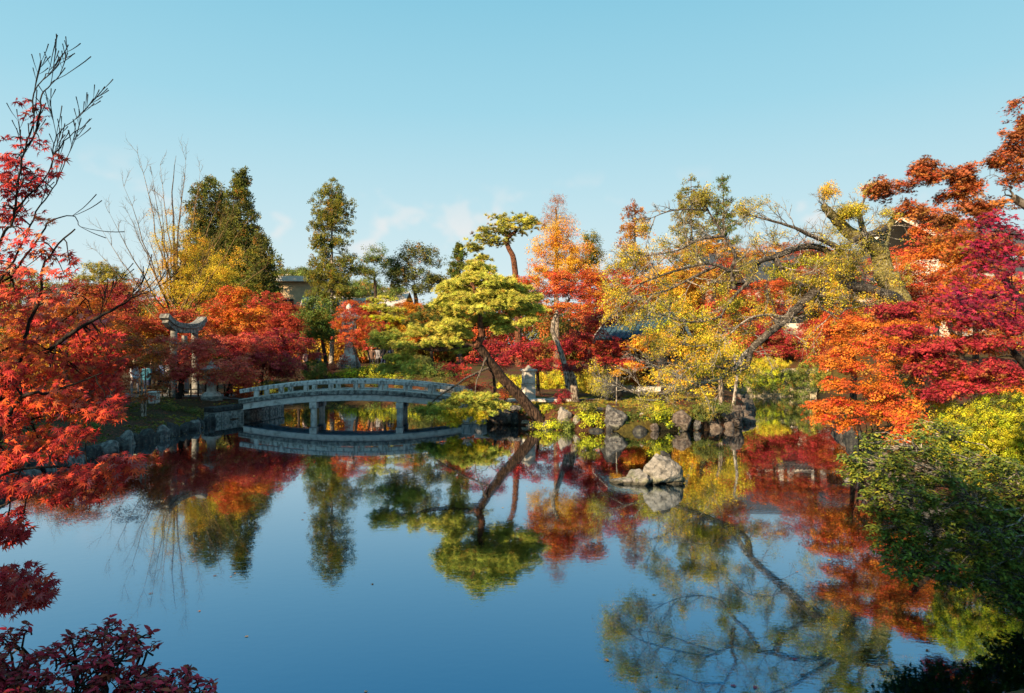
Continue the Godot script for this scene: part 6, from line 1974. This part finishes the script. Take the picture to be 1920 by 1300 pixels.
	tree("yellow_tree", "yellow green tree behind the arching limb over the island", 33, [[1325, 745], [1322, 690], [1310, 640]], 0.16, [[1260, 570, 46, 26], [1300, 600, 50, 26], [1240, 610, 40, 24], [1340, 620, 40, 24], [1220, 580, 30, 20], [1370, 660, 30, 24]], {"leaf": "sparse", "pal": ["lime", "olive", "yellow"], "size": 0.4, "flat": 0.6, "pad": 0.6, "cover": 6.8, "bark": "bark_dark", "up": 0.3})
	tree("yellow_tree", "dark stemmed tree at the right tip of the island", 28, [[1350, 770], [1352, 720], [1345, 690]], 0.14, [[1345, 700, 30, 16], [1375, 715, 24, 14], [1320, 735, 26, 10]], {"leaf": "sparse", "pal": ["olive", "yellow"], "size": 0.32, "flat": 0.6, "pad": 0.4, "cover": 5.1, "bark": "bark_pale", "up": 0.3})
	tree("pale_trunk", "pair of crooked pale stems leaning at the island tip", 26.8, [[1372, 775], [1378, 740], [1382, 700], [1376, 670]], 0.09, [[1380, 668, 16, 9], [1395, 690, 14, 8]], {"leaf": "sparse", "pal": ["yellow"], "size": 0.28, "pad": 0.3, "cover": 3.4, "bark": "bark_white", "category": "tree"})
	tree("sapling", "thin bare sapling on the island in front of the black standing stone", 27, [[1156, 768], [1156, 735], [1157, 705]], 0.035, [[1158, 700, 12, 5]], {"leaf": "sparse", "pal": ["gold"], "size": 0.2, "pad": 0.25, "cover": 2.5, "bark": "bark_white"})
	tree("cut_trunk", "stout ochre tree stump beside the small maroon bush", 29.5, [[1078, 752], [1076, 725], [1070, 700]], 0.22, [[1072, 690, 22, 9]], {"pal": ["maroon", "crimson"], "size": 0.3, "pad": 0.35, "cover": 3, "bark": "bark_pale", "taper": 0.7})


func make_right_trees() -> void:
	tree("maple_tree", "crimson maple between the arching limb and the far right wall", 45, [[1500, 730], [1500, 690], [1496, 650]], 0.15, [[1470, 630, 50, 18], [1520, 640, 46, 20], [1440, 655, 40, 18], [1490, 660, 46, 18], [1550, 660, 40, 18], [1430, 615, 34, 16], [1535, 615, 40, 18]], {"pal": ["crimson", "red"], "size": 0.4, "pad": 0.55, "group": MAPLES})
	tree("maple_tree", "vermilion maple glowing under the crooked limbs of the old tree", 46.5, [[1450, 730], [1450, 640], [1452, 580]], 0.16, [[1440, 540, 50, 22], [1490, 530, 46, 22], [1400, 560, 44, 20], [1470, 570, 54, 22], [1520, 560, 44, 22], [1380, 590, 36, 18], [1500, 500, 40, 18], [1370, 500, 36, 18]], {"pal": ["redorange", "russet", "red"], "size": 0.4, "pad": 0.6, "group": MAPLES, "cover": 3.8})
	tree("maple_tree", "scarlet and coral maple under the arching limb", 27, [[1600, 740], [1600, 680], [1595, 630]], 0.15, [[1580, 595, 44, 18], [1630, 590, 40, 18], [1550, 620, 40, 18], [1600, 620, 50, 18], [1650, 615, 36, 16]], {"pal": ["red", "redorange"], "size": 0.38, "pad": 0.5, "group": MAPLES})
	tree("maple_tree", "orange maple behind the trunk of the old tree", 27, [[1760, 740], [1755, 620], [1750, 540]], 0.18, [[1720, 480, 46, 22], [1770, 460, 46, 20], [1700, 520, 44, 22], [1760, 510, 50, 22], [1810, 480, 40, 22], [1740, 555, 54, 22], [1830, 530, 44, 22]], {"pal": ["orange", "redorange"], "size": 0.4, "pad": 0.6, "group": MAPLES})
	tree("maple_tree", "bright orange maple drooping to the water at right", 16.2, [[1790, 850], [1770, 780], [1730, 700], [1690, 660]], 0.13, [[1640, 640, 50, 16], [1590, 655, 44, 15], [1680, 665, 50, 16], [1560, 680, 36, 13], [1620, 690, 50, 16], [1680, 705, 50, 16], [1570, 720, 36, 13], [1640, 730, 50, 16], [1560, 760, 40, 15], [1610, 765, 44, 15], [1680, 760, 44, 18], [1545, 785, 30, 9], [1590, 795, 36, 9], [1690, 780, 30, 14], [1640, 785, 30, 10], [1715, 795, 28, 14, 4.4], [1695, 765, 30, 16, 3.8], [1745, 740, 30, 14, 3.6], [1700, 815, 24, 9, 4.6]], {"pal": ["orange", "orange", "redorange"], "size": 0.24, "pad": 0.3, "flat": 0.4, "leaf": "maple", "group": MAPLES, "cover": 8, "each": 10})
	tree("maple_tree", "russet maple layered between the orange maple and the dark red maple", 18, [[1800, 850], [1770, 720], [1730, 640]], 0.13, [[1620, 610, 44, 14], [1690, 615, 50, 15], [1650, 630, 54, 14], [1740, 640, 50, 16], [1600, 660, 40, 12], [1700, 650, 54, 14], [1760, 690, 50, 16]], {"pal": ["russet", "orange"], "size": 0.26, "pad": 0.32, "flat": 0.25, "group": MAPLES, "cover": 5})
	tree("maple_tree", "dark maroon maple in flat layers over the clipped hedge at right", 11.5, [[1990, 830], [1960, 740], [1900, 660]], 0.11, [[1740, 585, 60, 14], [1800, 600, 60, 15], [1700, 575, 34, 10], [1860, 640, 60, 16], [1770, 645, 60, 15], [1810, 690, 70, 20], [1750, 675, 46, 14], [1870, 690, 60, 20], [1790, 725, 44, 16], [1730, 690, 36, 12], [1700, 620, 50, 14], [1660, 580, 40, 10], [1800, 565, 60, 16], [1730, 655, 54, 14], [1840, 720, 50, 16], [1900, 710, 50, 18], [1760, 740, 24, 10], [1890, 610, 50, 16]], {"pal": ["maroon", "crimson"], "size": 0.2, "pad": 0.24, "flat": 0.35, "leaf": "maple_big", "group": MAPLES, "cover": 9, "bark": "bark_dark", "tip": 0.005})
	tree("maple_tree", "dark red maple tier below the temple gable", 13, [[2010, 830], [1960, 640], [1880, 520]], 0.12, [[1780, 440, 50, 12], [1840, 450, 56, 14], [1800, 475, 60, 14], [1880, 470, 50, 16], [1840, 500, 60, 16], [1770, 520, 40, 12], [1740, 450, 26, 8]], {"pal": ["maroon", "crimson", "russet"], "size": 0.22, "pad": 0.24, "flat": 0.3, "leaf": "maple_big", "group": MAPLES, "cover": 5, "bark": "bark_dark", "tip": 0.005})
	tree("maple_tree", "tall brown maple reaching into the sky at the upper right", 14, [[2060, 860], [2010, 600], [1960, 430], [1900, 370]], 0.16, [[1740, 300, 26, 16], [1760, 325, 34, 18], [1730, 345, 26, 14], [1700, 350, 30, 8], [1650, 350, 30, 8], [1815, 315, 30, 16], [1830, 345, 34, 18], [1790, 360, 40, 18], [1870, 300, 34, 16], [1900, 270, 30, 18], [1860, 340, 44, 20], [1910, 330, 34, 30], [1880, 385, 44, 18], [1820, 390, 40, 14], [1910, 195, 26, 12], [1915, 220, 16, 14], [1920, 245, 16, 14], [1740, 385, 40, 16], [1770, 410, 26, 10], [1700, 375, 24, 10], [1850, 410, 44, 14], [1900, 430, 44, 16], [1800, 330, 30, 14], [1725, 320, 20, 10], [1860, 315, 40, 18], [1890, 250, 26, 22], [1800, 365, 44, 18], [1900, 290, 36, 24], [1700, 395, 36, 14], [1660, 365, 26, 9]], {"pal": ["brown", "russet", "brown"], "size": 0.24, "pad": 0.26, "flat": 0.55, "leaf": "maple_big", "group": MAPLES, "cover": 7.5, "bark": "bark_grey", "tip": 0.006, "gate": -0.1})
	tree("maple_tree", "tawny maple hiding the left half of the white temple hall roof", 48, [[1340, 690], [1340, 560], [1342, 500]], 0.16, [[1280, 480, 46, 22], [1330, 462, 46, 22], [1390, 478, 50, 22], [1300, 515, 54, 22], [1370, 515, 40, 18], [1440, 470, 46, 20]], {"pal": ["russet", "gold", "brown"], "size": 0.42, "pad": 0.65, "group": MAPLES, "cover": 3.6})
	tree("maple_tree", "rust red maple hiding the right half of the white temple hall roof", 49, [[1530, 690], [1530, 560], [1530, 500]], 0.16, [[1500, 465, 44, 18], [1550, 475, 40, 20], [1530, 505, 54, 20], [1590, 530, 40, 20], [1640, 500, 40, 22], [1690, 480, 40, 22]], {"pal": ["redorange", "russet", "red"], "size": 0.42, "pad": 0.65, "group": MAPLES, "cover": 4})
	tree("maple_tree", "flame orange maple in front of the pale gable", 34, [[1830, 720], [1830, 600], [1828, 520]], 0.18, [[1790, 450, 44, 20], [1850, 455, 46, 22], [1900, 480, 44, 24], [1820, 495, 54, 22], [1880, 530, 54, 24], [1790, 540, 50, 22], [1740, 430, 36, 14], [1750, 405, 36, 14], [1790, 420, 40, 14], [1860, 580, 60, 24], [1780, 590, 54, 24]], {"pal": ["orange", "redorange", "gold"], "size": 0.38, "pad": 0.55, "group": MAPLES, "cover": 5})
	tree("maple_tree", "deep orange maple filling the middle of the right bank", 20, [[1840, 820], [1810, 700], [1780, 600]], 0.15, [[1700, 600, 60, 22], [1760, 580, 60, 22], [1820, 590, 60, 24], [1650, 640, 50, 18], [1720, 650, 60, 22], [1790, 650, 60, 22], [1860, 640, 60, 26], [1900, 590, 50, 26], [1690, 690, 50, 18], [1760, 710, 60, 20], [1840, 710, 60, 22], [1900, 720, 40, 20]], {"pal": ["orange", "russet"], "size": 0.3, "pad": 0.4, "flat": 0.3, "group": MAPLES, "cover": 5})
	tree("maple_tree", "orange red maple between the arching limb and the gable", 26, [[1700, 760], [1700, 640], [1705, 560]], 0.15, [[1690, 560, 50, 20], [1640, 590, 50, 20], [1590, 610, 50, 20], [1690, 610, 60, 22], [1620, 640, 50, 18], [1740, 540, 50, 20], [1560, 640, 40, 16], [1700, 500, 36, 18]], {"pal": ["redorange", "orange"], "size": 0.34, "pad": 0.45, "group": MAPLES, "cover": 5})
	var mb := MB.new()
	# far right bank plants
	for s in [["yellow green ivy hanging over the left part of the cream wall", [[1410, 720, 34, 22], [1440, 706, 38, 18]], ["lime", "green"]], ["darker green creeper hanging down the middle of the cream wall", [[1470, 716, 34, 26], [1500, 722, 28, 26]], ["green", "shrub"]], ["dry yellow grass like plants drooping at the right end of the cream wall", [[1520, 700, 26, 28], [1545, 715, 20, 24]], ["olive", "green"]], ["bright yellow bush on top of the cream wall", [[1400, 690, 30, 14], [1450, 682, 36, 12]], ["yellow", "lime"]]]:
		shrub("ivy", s[0], 42.2, s[1], {"size": 0.34, "pal": s[2], "cover": 6, "gate": -0.1, "base": pt(s[1][0][0], 690, 43.2), "category": "climbing plant"})
	shrub("yellow_bush", "yellow green bush under the maroon maple beside the hedge", 12.6, [[1765, 770, 30, 22], [1780, 790, 30, 16]], {"size": 0.22, "pal": ["lime", "yellow"], "cover": 7})
	shrub("dark_bush", "dark green bush behind the drooping orange maple", 17.5, [[1640, 760, 30, 26], [1690, 740, 34, 30], [1610, 770, 20, 16]], {"size": 0.3, "pal": ["dark"], "leaf": "broad", "cover": 6})


func make_hedges() -> void:
	shrub("clipped_hedge", "long smooth yellow green clipped hedge sloping down at right", 11.4, [[1830, 800, 70, 44], [1890, 790, 80, 56], [1780, 820, 46, 34], [1940, 830, 90, 80], [1850, 860, 90, 60]], {"size": 0.12, "pal": ["lime", "lime", "shrub"], "cover": 9, "shell": 0.12, "category": "hedge", "gate": -0.9})
	shrub("hedge", "low mixed green hedge on the far bank behind the bridge", 46.2, [[660, 704, 30, 15], [700, 701, 34, 16], [740, 700, 34, 17], [780, 699, 34, 19], [820, 700, 34, 20], [855, 703, 30, 18], [625, 710, 24, 12], [600, 716, 24, 10]], {"size": 0.36, "pal": ["green", "shrub", "lime"], "cover": 9, "category": "hedge", "leaf": "broad"})
	shrub("hedge", "low dark shrub row on the far shore seen through the bridge railing", 45.2, [[530, 722, 30, 11], [580, 721, 34, 11], [640, 719, 36, 11], [700, 718, 36, 12], [760, 718, 36, 12], [820, 719, 36, 12], [870, 720, 26, 11]], {"size": 0.34, "pal": ["dark", "shrub", "green"], "cover": 9, "category": "hedge", "leaf": "broad"})
	shrub("round_bush", "clipped round green bush left of the tall stone lantern", 45, [[590, 694, 24, 20]], {"size": 0.26, "pal": ["shrub", "green"], "cover": 14, "shell": 0.15})
	shrub("round_bush", "dark round bush behind the yellow pine boughs", 46.5, [[780, 682, 34, 16]], {"size": 0.3, "pal": ["dark"], "cover": 12, "shell": 0.15})
	shrub("yellow_hedge", "bright yellow sunlit hedge behind the stone pillar", 39, [[1010, 720, 40, 22], [1060, 715, 44, 26], [965, 722, 36, 20]], {"size": 0.34, "pal": ["yellow", "lime"], "cover": 8, "category": "hedge"})
	shrub("yellow_hedge", "bright yellow bush left of the black standing stone", 36, [[1115, 712, 34, 24], [1100, 735, 24, 14]], {"size": 0.32, "pal": ["yellow", "lime"], "cover": 8})
	shrub("yellow_hedge", "yellow flecked bush beyond the left end of the bridge", 37, [[490, 725, 30, 16], [460, 735, 24, 14], [525, 728, 24, 12]], {"size": 0.34, "pal": ["yellow", "green"], "cover": 6})
	shrub("round_bush", "round clipped green bush right of the pine foot on the island", 27.2, [[1025, 772, 19, 15]], {"size": 0.2, "pal": ["shrub", "lime"], "cover": 12, "shell": 0.15})
	shrub("maroon_bush", "small maroon bush beside the stump on the island", 28.2, [[1056, 743, 17, 14], [1050, 757, 12, 9]], {"size": 0.22, "pal": ["maroon", "crimson"], "cover": 8, "leaf": "maple"})
	shrub("orange_bush", "small orange bush under the leaning pine trunk", 28.3, [[945, 738, 20, 12]], {"size": 0.24, "pal": ["orange", "russet"], "cover": 7, "leaf": "maple"})
	for s in [["dark green ferny bush between the upright stone and the lichened boulder", [[1110, 790, 26, 18], [1095, 778, 18, 10]], ["green", "lime"]], ["yellow green leafy bush right of the lichened boulder", [[1235, 775, 28, 22], [1255, 795, 26, 14], [1215, 790, 16, 12]], ["lime", "green"]], ["low dark bush near the brown sloping boulder", [[1320, 775, 26, 14], [1300, 785, 18, 10]], ["dark", "green"]], ["dark leafy bush above the boulder at the island tip", [[1350, 765, 28, 12], [1320, 758, 24, 10]], ["dark", "green"]], ["small green tuft at the foot of the pine", [[1040, 797, 18, 8], [1010, 800, 16, 5]], ["shrub", "lime"]], ["green tuft in front of the pale two peaked boulder", [[1066, 797, 14, 9]], ["green"]], ["mossy mound on the island clearing", [[1105, 762, 24, 8]], ["shrub", "olive"]], ["dark bush left of the lichened boulder foot", [[1178, 792, 12, 14]], ["dark", "green"]]]:
		shrub("shore_bush", s[0], 25.4, s[1], {"size": 0.24, "pal": s[2], "cover": 7, "stems": 2, "stem_r": 0.01, "leaf": "broad", "group": "low bushes along the island shore"})
	for s in [["mossy green bush at the foot of the slender twin trunks", 26.4, [[285, 788, 16, 7], [250, 796, 14, 6]]], ["low fern like bush above the left edging stones", 23.5, [[190, 812, 20, 8], [225, 808, 14, 6]]], ["wide dark bush on the left bank behind the edging stones", 25.5, [[200, 800, 24, 9], [240, 792, 20, 9]]], ["dark bush on the slope left of the round bush by the stone post", 29.5, [[262, 768, 18, 8], [240, 770, 16, 7]]], ["dark low bush between the torii and the left fence", 31, [[300, 752, 26, 8], [330, 756, 20, 7]]], ["dark undergrowth under the slender maple", 28, [[235, 775, 24, 10], [210, 780, 20, 10]]], ["dark fern like bush left of the slender trunks", 25, [[205, 795, 22, 9], [235, 800, 16, 7]]], ["round dark bush beside the short stone post on the left bank", 28.4, [[315, 770, 18, 11], [300, 772, 12, 9]]], ["dark clipped bush below the torii at the water wall", 28.8, [[355, 772, 24, 9], [380, 775, 18, 9], [335, 774, 14, 8]]], ["dark green bush at the left on the mossy bank", 22, [[165, 800, 16, 14], [175, 808, 14, 10]]], ["wide dark bush low on the left bank behind the red leaves", 18.5, [[100, 840, 30, 16], [60, 850, 30, 20]]]]:
		shrub("bank_bush", s[0], s[1], s[2], {"size": 0.24, "pal": ["dark", "shrub"], "cover": 9, "leaf": "broad", "group": "low bushes on the left bank"})
	# short moss and grass on the banks
	var root := thing("grass", "", "", Vector3.ZERO)
	tag(root, "short moss and grass on the banks", "", "", "stuff")
	var buf := PackedFloat32Array()
	for i in 16000:
		var p := Vector2(rng.randf_range(-16, -10.5), rng.randf_range(-30, -12)) if i % 3 == 0 else Vector2(rng.randf_range(-1.5, 9.5), rng.randf_range(-32, -24.8))
		if i % 7 == 0: p = Vector2(rng.randf_range(5, 12), rng.randf_range(-22, -5))
		var dd := shore_distance(p.x, p.y)
		if dd < 0.1 or noise.get_noise_2d(p.x * 30, p.y * 30) < -0.05: continue
		var pos := Vector3(p.x, ground_h(p.x, p.y) - 0.01, p.y)
		row(buf, Transform3D(face_basis(Vector3(jig(0.3), 1, jig(0.3)), rv()) * rng.randf_range(0.1, 0.22), pos), shade(P.olive + P.shrub, pos))
	multi("blades", root, CL.needles, M.needle, buf)


func make_people() -> void:
	person("person with dark hair, blue jacket and dark trousers left of the torii pillar", 302, 34.5, "blue", "black", 2.6, 1.68, "", "navy")
	person("person in pale blue top next to the torii pillar", 313, 35.5, "pale", "navy", -0.6)
	person("person in pale grey jacket and cream hat behind the slender maple", 252, 34.2, "pale", "grey", 1.4, 1.62, "cream")
	person("person in black coat behind the twin pale trunks", 284, 35.2, "black", "black", 0.4, 1.72)
	person("person in teal coat seen low behind the left fence", 275, 34.0, "teal", "navy", 3.0, 1.6)
	person("person in dark coat between torii pillar and stone lantern", 350, 35.5, "black", "grey", 2.0, 1.7)
	person("person in pinkish jacket left of the round clipped bush", 573, 48, "pink", "black", 1.2, 1.6)
	person("person in grey jacket behind the round clipped bush", 597, 48.5, "grey", "navy", -2.0)
	person("person in brown coat right of the tall stone lantern", 697, 49.5, "brown", "black", 0.2, 1.7)
	person("person in grey brown coat behind thin stems right of the lantern", 707, 50.5, "grey", "black", 2.8)
	person("person in black coat, left one of two by the yellow pine boughs", 718, 50, "black", "navy", 1.0, 1.74)
	person("person in black coat with navy backpack, nearest the yellow pine boughs", 732, 50.6, "black", "black", 2.9, 1.7, "", "navy")


func make_behind() -> void:
	# the wooded slope and garden trees behind the viewer, which shade the near bank and the bridge
	rng.seed = 21
	var root := thing("wooded_slope", "", "", Vector3.ZERO)
	tag(root, "", "", "", "stuff")
	var blobs := []
	for i in 110:
		var u := rng.randf()
		var x := lerpf(-23, -56, u) + jig(3)
		var z := 0.5 - u * 15.0 + jig(2.5)
		var g := ground_h(x, z)
		var crest := 13.6 + 4.4 * smoothstep(-25.0, -27.5, x) * smoothstep(-35.5, -34.0, x) + 0.5 * sin(x * 0.9) + noise.get_noise_2d(x * 14, z * 14) * 1.4
		var s := rng.randf_range(1.6, 2.8)
		blobs.append([Vector3(x, clampf(rng.randf_range(g, crest), g, crest - s * 0.7), z), Vector3(s, s, s)])
	scatter("slope_woods", root, CL.broad, M.leaf, blobs, 15000, 1.5, P.dark + P.green, {"up": 0.3, "gate": -0.8, "shell": 0.2})
	var k := 0
	for b in [["evergreen tree beside the viewer at left", Vector3(-8.2, 0, 1.5), 6.4, 2.4, 150], ["evergreen tree behind the viewer", Vector3(-4.2, 0, 3.5), 7.0, 2.4, 1700]]:
		var p: Vector3 = b[1]
		p.y = ground_h(p.x, p.z)
		var t := thing("evergreen_tree", b[0], "tree", p, 0.0, "evergreen trees behind the viewer")
		var mb := MB.new()
		mb.tube(PackedVector3Array([Vector3.ZERO, Vector3(0.1, b[2] * 0.4, 0), Vector3(0, b[2] * 0.8, 0)]), PackedFloat32Array([0.25, 0.2, 0.08]), 8)
		commit("trunk", mb, M.bark, t)
		var bl := []
		for i in 14:
			bl.append([p + Vector3(jig(b[3]), b[2] * rng.randf_range(0.45, 0.9), jig(b[3])), Vector3.ONE * rng.randf_range(0.9, 1.4)])
		scatter("crown", t, CL.broad, M.leaf, bl, b[4], 0.8, P.dark, {"up": 0.3, "gate": -0.2, "shell": 0.2})


func make_litter(mesh: Mesh) -> void:
	var root := thing("leaf_litter", "", "", Vector3.ZERO)
	tag(root, "scattered fallen leaves drifting along the shores", "", "", "stuff")
	var buf := PackedFloat32Array()
	while buf.size() < 900 * 16:
		var p := Vector2(rng.randf_range(-13, 15), rng.randf_range(-43, -5))
		var d := shore_distance(p.x, p.y)
		if d > -0.02 or rng.randf() > exp(d * 1.6) + 0.015: continue
		row(buf, Transform3D(Basis(Vector3.UP, rng.randf() * TAU) * Basis.from_scale(Vector3(0.045, 0.015, 0.045) * rng.randf_range(0.6, 1.2)), Vector3(p.x, 0.007, p.y)), P.russet[rng.randi() % 4].lerp(P.gold[rng.randi() % 4], rng.randf()) * 0.8)
	while buf.size() < 13000 * 16:
		var p := Vector2(rng.randf_range(-16, 16), rng.randf_range(-34, -6))
		var d := shore_distance(p.x, p.y)
		if d < 0.15 or d > 5.0: continue
		row(buf, Transform3D(face_basis(Vector3(jig(0.4), 1, jig(0.4)), rv()).scaled(Vector3.ONE * 0.05 * rng.randf_range(0.6, 1.2)), Vector3(p.x, ground_h(p.x, p.y) + 0.03, p.y)), P.russet[rng.randi() % 4].lerp(P.red[rng.randi() % 4], rng.randf()) * 0.8)
	multi("leaves", root, mesh, M.leaf, buf)


func make_floating() -> void:
	var mb := MB.new()
	star_leaf(mb, Transform3D(Basis(), Vector3(0, 0.01, 0)), 7, true)
	var mesh := mb.mesh()
	make_litter(mesh)
	var mats := colour_mats([Color(0.35, 0.02, 0.06), Color(0.1, 0.04, 0.02)])
	for f in [["small red leaf floating in front of the reflected old limbs", 1375, 1288, 0], ["small red leaf floating near the bottom below the reflected old limbs", 1414, 1290, 0], ["dark leaf floating on the open water left of the reflected cedar", 572, 962, 1], ["tiny dark leaf floating right below the other dark leaf", 568, 975, 1], ["dark leaf floating below the reflected ginkgo", 283, 1114, 1], ["dark leaf floating under the reflected pair of cedars", 402, 1080, 1], ["red leaf floating in the reflected branches at lower right", 1492, 1238, 0], ["brown leaf floating between the reflected limbs", 1505, 1266, 1]]:
		var d: float = EYE * F / (f[2] - 650.0)
		var o := part("floating_leaf", mesh, mats[f[3]], self, Transform3D(Basis(Vector3.UP, rng.randf() * TAU) * Basis.from_scale(Vector3(0.055, 0.02, 0.055)), Vector3((f[1] - 960.0) * d / F, 0.008, -d)))
		tag(o, f[0], "leaf", "fallen leaves floating on the pond")
